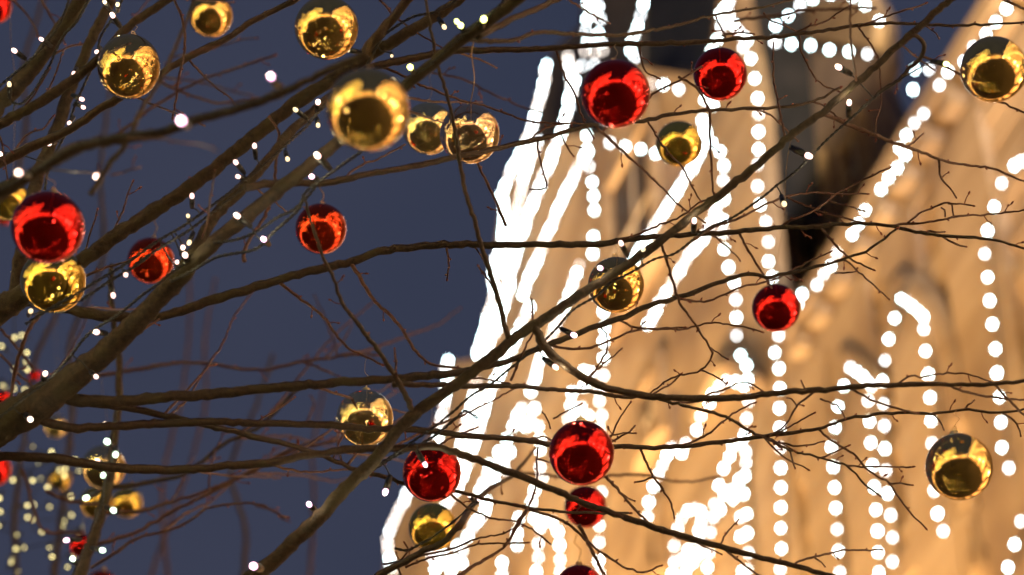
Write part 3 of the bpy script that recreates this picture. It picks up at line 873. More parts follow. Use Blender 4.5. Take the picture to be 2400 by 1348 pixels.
# G : long middle branch
B('G', 'B1', None, 3.25, 14, 3, [(20, 712), (70, 705), (120, 715), (180, 728), (207, 735), (283, 742), (350, 745), (400, 735), (467, 713), (533, 692), (600, 673), (650, 658), (740, 633), (823, 612), (900, 588), (983, 578), (1067, 574), (1133, 573), (1200, 574), (1283, 573), (1367, 573), (1433, 568), (1517, 557), (1633, 548), (1700, 545), (1800, 537), (1850, 532), (1917, 530), (2000, 525), (2067, 528), (2133, 542), (2200, 552), (2300, 558), (2367, 572), (2430, 596)])
B('g1', 'G', None, 3.15, 4.2, 2.6, [(655, 662), (700, 700), (743, 730), (770, 760), (793, 793), (820, 817), (860, 837), (893, 853)])
B('g2', 'G', None, 3.1, 5, 2.8, [(823, 618), (847, 653), (873, 697), (907, 730), (933, 757), (957, 797), (983, 830), (1020, 853), (1093, 867)])
B('g3', 'G', None, 3.2, 2.8, 2.2, [(1047, 578), (1052, 617), (1048, 655)])
B('g4', 'G', None, 3.2, 3, 2, [(1437, 568), (1500, 545), (1593, 510), (1637, 473), (1667, 463)])
B('g5', 'D', None, 3.2, 3.4, 2, [(1627, 560), (1667, 537), (1733, 510), (1800, 480), (1850, 461), (1933, 457), (2030, 450)])
B('g6', 'G', None, 3.3, 3, 2.2, [(1800, 538), (1840, 528), (1907, 493), (1957, 457), (1973, 447), (2033, 417), (2083, 397)])
B('g7', None, 3.3, 3.25, 2.6, 2, [(1843, 462), (1913, 493), (1960, 506), (2007, 517), (2060, 526)])
B('g8', None, 3.2, 3.2, 2.4, 2, [(1943, 472), (1980, 481), (2020, 493)])
B('g9', 'G', None, 3.3, 3.2, 2.2, [(1923, 532), (1960, 577), (1990, 603), (2017, 617), (2043, 633)])
B('g10', 'G', None, 3.3, 3, 2, [(2090, 530), (2167, 522), (2250, 505), (2317, 503), (2420, 488)])
B('g11', 'G', None, 3.3, 2.8, 2, [(2127, 523), (2163, 497), (2223, 477), (2235, 508)])
B('g12', 'G', None, 3.3, 2.4, 1.8, [(2223, 477), (2250, 480), (2278, 487)])
B('g13', 'G', None, 3.3, 2.6, 1.9, [(2157, 543), (2213, 545)])
B('g14', 'G', None, 3.3, 2.8, 2, [(2207, 553), (2230, 566), (2250, 577), (2263, 578)])
B('g15', 'G', None, 3.3, 2.2, 1.8, [(2215, 508), (2214, 492), (2207, 488)])
B('g16', 'G', None, 3.2, 3.4, 2.2, [(1733, 545), (1753, 590), (1790, 643), (1805, 665)])
# E : lower long branch
B('E', 'M', None, 3.2, 15, 2.6, [(140, 930), (175, 938), (210, 938), (267, 941), (400, 931), (500, 923), (600, 914), (700, 905), (833, 894), (967, 884), (1040, 878), (1083, 872), (1133, 860), (1200, 843), (1283, 810), (1367, 777), (1450, 747), (1533, 713), (1583, 700), (1667, 670), (1750, 643), (1800, 650), (1867, 637), (1927, 623), (1987, 603), (2040, 583), (2100, 538)])
B('e1', 'E', None, 3.3, 3, 2, [(1590, 700), (1650, 707), (1700, 687), (1750, 667), (1800, 657), (1820, 650), (1877, 623), (1943, 590)])
B('e2', 'E', None, 3.2, 3.2, 2, [(1290, 808), (1313, 815), (1367, 818), (1433, 797), (1500, 773), (1600, 770), (1667, 760), (1733, 767), (1782, 780)])
B('e3', 'E', None, 3.2, 3, 2, [(1450, 750), (1490, 768), (1553, 772), (1600, 770)])
B('e4', 'D', None, 3.2, 3.6, 2, [(1548, 568), (1567, 623), (1583, 677), (1597, 717), (1630, 760), (1663, 813), (1667, 837), (1643, 867), (1593, 880), (1557, 900), (1523, 922)])
B('e5', None, 3.2, 3.2, 2.4, 1.8, [(1643, 868), (1680, 883), (1700, 897)])
B('e6', 'e4', None, 3.2, 2.2, 1.8, [(1665, 815), (1685, 828), (1702, 840)])
B('e7', 'D', None, 3.15, 2.6, 2, [(1251, 765), (1250, 750), (1248, 723), (1246, 700)])
B('e8', 'E', None, 3.1, 3, 2, [(1197, 892), (1223, 833), (1250, 780)])
B('e9', 'F0', 3.1, 3.1, 2.4, 1.8, [(1375, 903), (1403, 857), (1423, 822), (1420, 783), (1413, 775)])
B('e10', 'E', None, 3.2, 2.4, 1.8, [(1100, 885), (1150, 890), (1185, 898)])
B('e11', 'E', None, 3.2, 2.4, 1.8, [(1957, 640), (1985, 637), (2007, 632)])
B('e12', 'G', None, 3.3, 2.4, 1.8, [(1110, 578), (1122, 590), (1130, 605)], buds=True)
# E2 : the branch under it crossing to the right
B('E2', 'D', None, 3.25, 7, 2.2, [(920, 902), (1000, 902), (1083, 903), (1200, 905), (1283, 911), (1350, 915), (1450, 928), (1517, 928), (1560, 940), (1633, 958), (1700, 978), (1760, 1011), (1800, 1027), (1850, 1053), (1917, 1070), (1983, 1090), (2020, 1128), (2060, 1162)])
B('e2a', 'E2', None, 3.3, 2.6, 2, [(1985, 1092), (2050, 1093), (2135, 1096)])
B('e2b', 'E2', None, 3.3, 2.4, 1.8, [(1850, 1051), (1863, 1095)])
B('e2c', 'E2', None, 3.3, 2.4, 1.8, [(1790, 1024), (1833, 1068), (1863, 1085), (1890, 1098)])
B('F', 'D', None, 2.95, 10.5, 4.5, [(1255, 765), (1262, 785), (1283, 820), (1317, 850), (1360, 880), (1400, 899), (1450, 916), (1533, 930), (1633, 934), (1733, 931), (1800, 923), (1933, 914), (2033, 905), (2133, 902), (2240, 901), (2333, 900), (2430, 887)], buds=False)
B('f1', 'F', None, 3.2, 3, 2.2, [(1910, 916), (1870, 950), (1843, 990), (1805, 1022)])
B('f2', 'F', None, 3.1, 3.4, 2.4, [(1987, 909), (2050, 938), (2100, 958), (2150, 968)])
B('f3', 'F', None, 3.1, 3.2, 2.4, [(2217, 901), (2267, 921), (2333, 933), (2420, 938)])
B('f4', 'F', None, 3.1, 3.4, 2.6, [(2330, 900), (2360, 931), (2400, 975), (2430, 1000)])
B('f5', 'F', None, 3.1, 2.8, 2, [(1525, 928), (1573, 898), (1593, 880)])
B('f6', 'F', None, 3.0, 2.6, 2, [(1653, 932), (1665, 920), (1700, 913), (1733, 898), (1760, 902), (1785, 918)])
B('f7', 'F', None, 3.1, 2.6, 2, [(2095, 904), (2133, 880), (2157, 882), (2200, 877), (2260, 875), (2320, 893)])
B('f8', 'f1', None, 3.1, 2.2, 1.8, [(1868, 952), (1855, 935), (1845, 933)])
B('f9', None, 3.1, 3.1, 2.4, 1.8, [(1923, 935), (1960, 951), (1972, 965), (1980, 980)])
B('f10', 'F', None, 3.0, 2.4, 2, [(1890, 918), (1883, 905), (1878, 893)])
# H3
B('H3', 'M', None, 3.25, 11, 2.6, [(65, 975), (97, 984), (133, 996), (183, 1003), (267, 999), (350, 994), (433, 991), (520, 989), (600, 991), (700, 993), (767, 995), (850, 1003), (917, 1005), (1017, 1011), (1083, 1021), (1200, 1029), (1283, 1041), (1360, 1044), (1443, 1046), (1533, 1048), (1600, 1045), (1700, 1035), (1800, 1021), (1913, 1005), (1967, 988), (2033, 973), (2117, 968), (2183, 970), (2257, 961), (2347, 966), (2430, 953)])
B('h3a', 'H3', None, 3.25, 3.2, 2, [(1500, 1050), (1527, 1111), (1553, 1145), (1573, 1181), (1580, 1215)])
B('h3b', 'h3a', None, 3.25, 2.6, 2, [(1532, 1117), (1510, 1124), (1490, 1130)])
B('h3c', 'H3', None, 3.25, 3, 2, [(1603, 1044), (1657, 1021), (1700, 981), (1740, 958), (1765, 947)])
B('h3d', 'H3', None, 3.2, 2.8, 2, [(1425, 1042), (1438, 1031), (1467, 1015), (1487, 998)])
B('h3e', 'H3', None, 3.3, 3, 2, [(1917, 1005), (1967, 1048), (2000, 1065), (2023, 1091), (2050, 1111), (2083, 1131), (2100, 1158), (2137, 1208), (2167, 1235)])
B('h3f', 'h3e', None, 3.3, 2.4, 1.8, [(2083, 1133), (2110, 1134), (2135, 1137)])
B('h3g', 'H3', None, 3.3, 2.4, 1.8, [(2258, 961), (2270, 950), (2282, 937)])
B('h3h', 'H3', None, 3.3, 2.6, 1.9, [(2347, 966), (2383, 991), (2392, 1021)])
B('h3i', 'H3', None, 3.3, 2.4, 1.8, [(2187, 970), (2200, 985), (2212, 1008)])
B('h3j', 'H3', None, 3.3, 3, 2.2, [(1030, 1012), (1100, 1016), (1217, 1026), (1273, 1023), (1288, 1030)])
B('h3k', 'H3', None, 3.2, 3, 2, [(1020, 1050), (1050, 1030), (1090, 1014), (1120, 1000)])
B('h3l', None, 3.3, 3.3, 2.4, 1.8, [(1297, 981), (1330, 965), (1362, 949)])
B('h3m', None, 3.3, 3.3, 2.4, 1.8, [(1270, 966), (1283, 980), (1289, 1000)])
# I
B('I', 'M', 3.1, 3.0, 12, 6, [(-120, 1085), (0, 1071), (83, 1071), (167, 1081), (250, 1095), (367, 1101), (467, 1098), (533, 1090), (600, 1088), (683, 1075), (767, 1061), (833, 1052), (933, 1050), (1017, 1046), (1067, 1060), (1133, 1085), (1200, 1109), (1283, 1141), (1360, 1176), (1417, 1197), (1483, 1218), (1567, 1248), (1667, 1275), (1733, 1295), (1800, 1312), (1867, 1328), (1950, 1352), (2050, 1385)])
B('i1', 'I', None, 3.2, 3.2, 2, [(1853, 1325), (1883, 1312), (1943, 1298), (2000, 1288), (2063, 1285)])
B('i2', 'I', None, 3.2, 4, 2.6, [(1400, 1100), (1420, 1120), (1467, 1171), (1507, 1215), (1547, 1246)])
B('i3', 'i2', None, 3.2, 2.6, 1.9, [(1458, 1160), (1472, 1166), (1487, 1175)])
B('i4', 'I', None, 3.2, 2.8, 2, [(1570, 1252), (1600, 1265), (1633, 1275), (1690, 1298)])
B('i5', 'I', None, 3.2, 3.2, 2.2, [(1695, 1285), (1740, 1318), (1785, 1350), (1800, 1362)])
B('i6', 'I', None, 3.15, 3.2, 2.2, [(1180, 1280), (1200, 1255), (1240, 1188), (1258, 1131), (1257, 1075), (1260, 1055)])
B('i7', 'i6', None, 3.15, 2.4, 1.8, [(1257, 1075), (1270, 1078), (1285, 1083)])
B('i8', 'I', None, 3.3, 2.4, 1.8, [(1910, 1308), (1925, 1318), (1933, 1328)])
B('i9', 'I', None, 3.0, 5, 3.5, [(1357, 1231), (1372, 1262), (1387, 1298), (1412, 1340), (1430, 1370)], buds=False)
# J
B('J', 'E', None, 3.35, 9, 2.6, [(187, 945), (240, 950), (300, 957), (367, 971), (450, 988), (533, 1007), (600, 1025), (667, 1041), (733, 1061), (800, 1088), (833, 1101), (900, 1118), (950, 1135), (1067, 1153), (1130, 1168), (1200, 1182), (1260, 1193), (1340, 1201), (1473, 1203)])
B('j1', 'J', None, 3.4, 4, 2.2, [(1200, 1182), (1283, 1208), (1333, 1235), (1387, 1278), (1450, 1318), (1510, 1342), (1547, 1328)])
B('j2', 'J', None, 3.4, 3, 2, [(1047, 1150), (1100, 1188), (1167, 1215), (1200, 1223), (1240, 1240), (1285, 1272)])
B('j3', None, 3.4, 3.3, 3, 2, [(900, 1322), (933, 1315), (1000, 1298), (1067, 1285), (1117, 1263), (1170, 1254), (1215, 1232)])
B('j4', None, 3.4, 3.4, 2.8, 2, [(950, 1330), (1030, 1300), (1100, 1281), (1167, 1273), (1232, 1275)])
B('j5', None, 3.2, 3.3, 4.6, 3, [(1040, 1365), (1080, 1347), (1133, 1313), (1178, 1284), (1200, 1250), (1222, 1215), (1237, 1192)])
B('j6', None, 3.3, 3.2, 10, 7, [(820, 1400), (900, 1341), (950, 1315), (993, 1290), (1040, 1270), (1075, 1235)], buds=False)
B('j7', 'j6', None, 4.2, 8, 3, [(1075, 1235), (1110, 1180), (1150, 1145), (1200, 1118), (1227, 1085), (1255, 1050)])
B('j8', None, 4.4, 4.6, 4, 2.6, [(1190, 1106), (1265, 1108), (1333, 1118), (1433, 1115), (1517, 1115), (1600, 1128), (1683, 1118)])
B('j9', None, 3.4, 3.4, 3, 2, [(940, 1352), (934, 1322), (955, 1290), (950, 1275)])
# out-of-focus branches behind, at the left
B('q1', None, 4.6, 4.4, 5, 3, [(230, 880), (283, 872), (350, 860), (417, 847), (483, 850), (550, 863), (610, 865), (667, 857), (750, 843), (817, 833), (883, 833)])
B('q2', None, 4.5, 4.3, 6, 4, [(250, 1145), (283, 1138), (350, 1128), (433, 1108), (483, 1075), (533, 1038), (600, 1003), (650, 960), (690, 920), (720, 900)])
B('q3', None, 4.3, 4.2, 5, 3, [(230, 1205), (283, 1200), (333, 1195), (400, 1178), (467, 1158), (550, 1125), (600, 1100), (680, 1055), (750, 1030)])
B('q4', None, 4.2, 4.2, 5, 3, [(220, 1275), (240, 1271), (317, 1248), (400, 1201), (483, 1161), (560, 1120), (620, 1090), (700, 1050), (790, 1035)])
B('q5', None, 4.0, 4.0, 4, 2.4, [(213, 1331), (267, 1298), (333, 1258), (427, 1231), (493, 1185), (600, 1178), (670, 1210)])
B('q6', None, 4.4, 4.4, 5, 4, [(110, 1150), (123, 1158), (167, 1175), (233, 1178)])
B('q7', None, 4.6, 4.6, 4, 3, [(50, 1100), (63, 1131), (83, 1205), (107, 1245), (187, 1248)])
B('q8', None, 3.6, 3.6, 5, 4, [(110, 715), (77, 757), (57, 797), (40, 847), (30, 900), (20, 960)])
B('q9', None, 3.3, 3.3, 3.4, 2.6, [(190, 652), (260, 622), (300, 610)])
B('q10', None, 3.8, 3.8, 3, 2, [(0, 830), (43, 875), (76, 900), (110, 940)])
B('q11', None, 3.8, 3.8, 3.4, 2.6, [(0, 770), (50, 830), (77, 870)])
B('q12', None, 4.8, 4.8, 3.4, 2.4, [(600, 1185), (640, 1195), (670, 1215)])
B('q13', None, 4.3, 4.3, 3, 2.2, [(713, 850), (735, 858), (765, 872), (790, 880)])
B('q14', None, 4.8, 4.8, 3, 2, [(720, 990), (735, 950), (730, 930)])

# lower limbs and trunk wound with lamps, below the picture; the baubles mirror them
lows = []
for k, (a, z, ln) in enumerate(((5, 2.05, 1.9), (38, 1.9, 1.6), (-38, 2.15, 1.7), (80, 2.2, 1.5), (-100, 2.2, 1.5), (165, 2.3, 1.5), (-20, 1.7, 1.5))):
    p0 = np.array([topP[0] - .03, topP[1], z])
    ca, sa = math.cos(R(a)), math.sin(R(a))
    pts_ = [p0, p0 + np.array([ca * ln * .3, sa * ln * .3, .06]), p0 + np.array([ca * ln * .65, sa * ln * .65 + .04, .05]), p0 + np.array([ca * ln, sa * ln, .16])]
    V, Fc = [], []
    tube(V, Fc, pts_, [.028, .02, .013, .006], 9, .03)
    mk('limb', V, Fc, M_bark, T)
    for tt in np.linspace(.12, 1, 17):
        i = min(2, int(tt * 3)); f = tt * 3 - i
        lows.append(pts_[i] * (1 - f) + pts_[i + 1] * f + rng.normal(0, .035, 3))
for k in range(46):
    lows.append(np.array([topP[0] - .08 + .12 * math.cos(k * .9), topP[1] + .12 * math.sin(k * .9), .9 + k * .03]))
e = empty('fairy_light_string', tuple(lows[0]))
tag(e, 'yellow fairy lights wound round the trunk and the lowest limbs', 'fairy lights', 'fairy light strings on the tree')
bm = bmesh.new()
for p in lows: bmesh.ops.create_icosphere(bm, subdivisions=1, radius=.0045, matrix=Matrix.Translation(p - lows[0]))
o = from_bm('bulbs', bm, emis('trunk_fairy_led', (1.0, .82, .34), 90), e)
o['kind'] = 'stuff'

# finer side shoots growing from the branches above
def shoots(n, names, x0, x1, lmin, lmax, dd0, dd1, r0, amin, amax, seed):
    rg = np.random.default_rng(seed)
    pool = [q for q in ALLP if q[5] in names and x0 < q[0] < x1]
    for k in range(n):
        q = pool[int(rg.integers(len(pool)))]
        a = math.radians(rg.uniform(amin, amax))
        ln = rg.uniform(lmin, lmax)
        d0 = near_depth(q[5], q[0], q[1]); d1 = d0 + rg.uniform(dd0, dd1)
        pts = [(q[0], q[1])]
        m = 5
        for j in range(m):
            a += rg.normal(0, .11)
            pts.append((pts[-1][0] + math.cos(a) * ln / m, pts[-1][1] - math.sin(a) * ln / m))
        nm = 'shoot%d_%d' % (seed, k)
        branch(T, nm, None, d0, d1, r0, 1.8, pts)


left_names = {'M', 'B1', 'A1', 'A2', 'A3', 'A4', 'E', 'J', 'H3', 'I', 'G', 'q1', 'q2', 'q3', 'q4', 'q5'}
shoots(26, left_names, -50, 1000, 140, 380, .5, 1.6, 3.4, -15, 65, 3)
shoots(16, {'A5', 'A2', 'A3', 'B1', 'A8', 'A10'}, -50, 700, 80, 220, -.35, .35, 2.8, -70, 80, 4)
shoots(14, {'E', 'G', 'H3', 'E2', 'F', 'K', 'H1', 'u3', 'I'}, 1150, 2350, 60, 150, -.1, .25, 2.6, -60, 60, 5)
shoots(8, {'q1', 'q2', 'q3', 'q4', 'E', 'J'}, 300, 900, 60, 170, .2, .9, 2.8, 20, 110, 6)

# far background tree at the left: blurred stems
bgt = empty('background_tree', (0, 0, 0))
tag(bgt, 'blurred bare tree wound with fairy lights at the lower left', 'tree')
T = bgt
B('S1', None, 3.9, 4.2, 17, 5, [(150, 1560), (175, 1420), (190, 1340), (213, 1281), (233, 1215), (250, 1160), (262, 1080), (273, 1000), (280, 900), (277, 820), (262, 720), (262, 620)], buds=False, mat=M_bark)
B('S2', None, 7.5, 7.5, 7, 5, [(40, 1400), (35, 1200), (60, 1000), (80, 850), (150, 700)], buds=False)
B('S3', None, 8, 8, 8, 4, [(120, 1400), (150, 1150), (170, 950), (165, 800), (240, 600), (235, 400), (260, 200)], buds=False)
B('S4', None, 9, 9, 5, 3, [(400, 1420), (380, 1150), (430, 900), (445, 700), (430, 550)], buds=False)
B('S5', None, 9, 9, 4.5, 3, [(330, 1420), (470, 1000), (480, 800), (505, 650)], buds=False)
B('S6', None, 9.5, 9.5, 5, 3, [(720, 1420), (735, 1200), (733, 1050), (760, 900)], buds=False)
B('S7', None, 8.5, 8.5, 7, 4, [(20, 500), (60, 300), (55, 150), (110, -20)], buds=False)
B('S8', None, 8.5, 8.5, 7, 4, [(560, 1420), (575, 1250), (540, 1100), (600, 950), (640, 830)], buds=False)
# its trunk below the picture
q = P(150, 1560, 3.9)
V, Fc = [], []
tube(V, Fc, [(q[0] - .1, q[1], 0), (q[0] - .08, q[1], 1.2), (q[0] - .03, q[1], q[2] - .4), tuple(q)], [.10, .08, .05, .014], 12, .03)
mk('trunk', V, Fc, M_bark, bgt)
T = tree

# ------------------------------------------------------------------ baubles
PTS = np.array([(a[0], a[1], a[2], a[3], a[4]) for a in ALLP])


def ball_mesh(name, m):
    bm = bmesh.new()
    bmesh.ops.create_uvsphere(bm, u_segments=48, v_segments=32, radius=1.0)
    me = bpy.data.meshes.new(name)
    bm.to_mesh(me); bm.free()
    me.materials.append(m)
    me.polygons.foreach_set('use_smooth', [True] * len(me.polygons))
    return me


BALL = {k: ball_mesh('ball', m) for k, m in BM.items()}
# crown cap with fluted rim and a wire loop
V, Fc = [], []
n = 24
for zz, rr in ((.965, .15), (1.00, .165), (1.16, .155), (1.26, .14), (1.265, .04)):
    for j in range(n):
        r = rr * (1 + (.07 if j % 2 else -.03) * (zz < 1.26))
        V.append((r * math.cos(j * 2 * math.pi / n), r * math.sin(j * 2 * math.pi / n), zz))
for i in range(4):
    for j in range(n):
        Fc.append((i * n + j, i * n + (j + 1) % n, (i + 1) * n + (j + 1) % n, (i + 1) * n + j))
Fc.append(tuple(4 * n + j for j in range(n)))
capm = bpy.data.meshes.new('cap'); capm.from_pydata(V, [], Fc); capm.materials.append(M_cap)
V, Fc = [], []
tube(V, Fc, [(.10 * math.cos(t), 0, 1.35 + .10 * math.sin(t)) for t in np.linspace(-1.4, 4.54, 14)], [.018] * 14, 6)
loopm = bpy.data.meshes.new('wire_loop'); loopm.from_pydata([tuple(v) for v in V], [], Fc); loopm.materials.append(M_cap)
REAL_R = 0.04


def bauble(kind, px, py, rpx, label, depth=None, attach=None, group=None, squash=1.0, tilt=0.0):
    d = depth or REAL_R * FPX / rpx
    r = rpx * d / FPX
    p = P(px, py, d)
    e = empty('bauble', p)
    tag(e, label, 'bauble', 'gold baubles on the tree' if kind not in ('red', 'orange') else 'red baubles on the tree')
    rz = random.uniform(0, 6.28)
    o = link('ball', BALL[kind], e, None, (0, 0, rz), (r, r, r * squash))
    o = link('cap', capm, e, None, (R(tilt), 0, rz), (r, r, r * squash))
    link('wire_loop', loopm, o)
    # hanging thread
    topz = r * squash * 1.44
    start = p + np.array([0, 0, topz])
    if attach:
        dd = d
        i = np.argmin((PTS[:, 0] - attach[0]) ** 2 + (PTS[:, 1] - attach[1]) ** 2)
        end = PTS[i, 2:5] if abs(np.dot(PTS[i, 2:5] - CAM, FW) - d) < .5 else P(attach[0], attach[1], d)
    else:
        # nearest branch hanging above it
        dpt = (PTS[:, 2:5] - CAM) @ FW
        ok = (PTS[:, 1] < py - rpx * 1.35) & (abs(dpt - d) < .45) & (abs(PTS[:, 0] - px) < 60)
        if ok.any():
            Q = PTS[ok]
            c = (py - Q[:, 1]) + 2.5 * abs(Q[:, 0] - px)
            end = Q[np.argmin(c), 2:5]
        else:
            end = start + np.array([0, 0, .04])
    mid = (start + end) / 2 + np.array([rng.normal(0, .004), 0, 0])
    pts = catmull(np.array([start, start * .7 + end * .3 + np.array([.003, 0, 0]), mid, start * .2 + end * .8 + np.array([-.002, 0, 0]), end]), .01)
    V, Fc = [], []
    tube(V, Fc, pts - p, [.0007 if attach else .0003] * len(pts), 5)
    mk('hanging_thread', V, Fc, M_thread, e)


G_, R_ = 'gold', 'red'
bauble(R_, -14, 14, 42, 'red bauble cut off by the upper left corner', 4.6)
bauble(G_, 302, 156, 73, 'gold bauble crossed at its foot by a dark branch, upper left', squash=1.1)
bauble(G_, 493, 36, 52, 'gold bauble at the top edge, a thin branch across its lower part')
bauble(G_, 765, 65, 75, 'sharp gold bauble at the top edge just left of a thick branch')
bauble('gold', 862, 257, 98, 'largest gold bauble, nearest and most blurred, above the long crossing limbs')
bauble('pale', 1004, 301, 61, 'gold bauble half hidden behind the pinkish champagne bauble', squash=1.03)
bauble('champagne', 1101, 314, 70, 'champagne bauble hanging on a long visible gold thread', 3.2, attach=(1113, 95))
bauble(R_, 1443, 220, 81, 'large red bauble against the white bulb strings near the top')
bauble(R_, 1688, 174, 63, 'sharp red bauble at the top beside the vertical row of bulbs', attach=(1690, 97))
bauble('yellow', 1591, 337, 54, 'small yellow gold bauble between the two bulb rows, twig across it')
bauble(G_, 2329, 163, 78, 'gold bauble at the upper right edge of the view')
bauble(R_, 112, 533, 86, 'largest dark red bauble, blurred, at the left edge')
bauble('yellow', 125, 659, 76, 'yellow gold bauble directly under the large blurred red one', 3.05)
bauble('orange', 353, 611, 55, 'orange red bauble crossed by two twisted black cables', attach=(365, 510))
bauble('orange', 752, 536, 60, 'orange red bauble alone against the dark blue sky', attach=(750, 432))
bauble('pale', 855, 980, 67, 'pale gold bauble crossed by a horizontal branch and a twig, lower centre')
bauble('gold', 1444, 668, 66, 'gold bauble behind the thick diagonal limb in front of the wall', 3.35)
bauble(R_, 1819, 722, 57, 'dark red bauble with a thin twig curving across it, right of centre')
bauble(R_, 1012, 1108, 69, 'red bauble with a lit lamp in front of it and a gold one below', 3.2)
bauble(R_, 1363, 1062, 77, 'large red bauble against the floodlit wall, lower centre')
bauble('yellow', 1014, 1236, 57, 'yellow gold bauble with green sparkles right below a red one')
bauble(R_, 1372, 1188, 50, 'small red bauble behind a branch, under the large lower red one')
bauble(G_, 2248, 1094, 79, 'dark gold bauble alone at the lower right')
bauble(R_, 1358, 1380, 57, 'red bauble whose top alone shows at the bottom edge', attach=(1357, 1232))
bauble('orange', 237, 1376, 40, 'orange red bauble peeping in at the bottom left edge')
bauble(R_, -16, 1100, 42, 'red bauble cut off by the left edge beside the lower horizontal branch')
bauble('pale', 242, 1095, 52, 'blurred gold bauble behind the lamp-wound stem, lower left', 4.6)
bauble('yellow', 225, 1178, 38, 'small blurred yellow bauble partly behind the lamp-wound stem', 5.6)
bauble('yellow', 297, 1178, 36, 'small blurred yellow bauble just right of the lamp-wound stem', 5.9)
bauble('pale', 130, 1000, 27, 'tiny pale gold bauble under the thick limb, lower left', 6.5)
bauble('yellow', 140, 1122, 27, 'tiny yellow bauble among the green-white lights, lower left', 7.2)
bauble('yellow', 22, 470, 48, 'yellow gold bauble with green sparkles behind the large blurred red one', 4.0)
bauble('orange', 8, 512, 17, 'tiny orange bauble behind the large red one at the left edge', 6.5)
bauble(R_, 82, 880, 15, 'tiny pink red bauble beside the lights at the left', 7.5)
bauble(R_, 6, 935, 22, 'tiny red bauble at the left edge below the thick limb', 6.8)
bauble(R_, 190, 1278, 28, 'small red bauble behind the lamp-wound stem at the bottom', 5.2)


# ------------------------------------------------------------------ fairy light strings: twin black cable, lamps in black holders
def bulb_mesh(m):
    V, Fc = [], []
    tube(V, Fc, [(0, 0, 0), (0, 0, .0008), (0, 0, .003), (0, 0, .0052), (0, 0, .0066), (0, 0, .0072)], [.0016, .0024, .0028, .0025, .0016, .0005], 12)
    me = bpy.data.meshes.new('bulb'); me.from_pydata([tuple(v) for v in V], [], Fc); me.materials.append(m)
    me.polygons.foreach_set('use_smooth', [True] * len(me.polygons))
    return me


LB = {'w': bulb_mesh(M_led), 'd': bulb_mesh(M_led_dim), 'y': bulb_mesh(M_led_y), 'g': bulb_mesh(M_led_bok), 'h': bulb_mesh(M_led_hot), 'f': bulb_mesh(M_led_far)}
V, Fc = [], []
tube(V, Fc, [(0, 0, -.017), (0, 0, -.0165), (0, 0, -.012), (0, 0, -.0118), (0, 0, 0), (0, 0, .0005)], [.0018, .0026, .0026, .0032, .0032, .0026], 12)
HM = bpy.data.meshes.new('bulb_holder'); HM.from_pydata([tuple(v) for v in V], [], Fc); HM.materials.append(M_holder)
HM.polygons.foreach_set('use_smooth', [True] * len(HM.polygons))


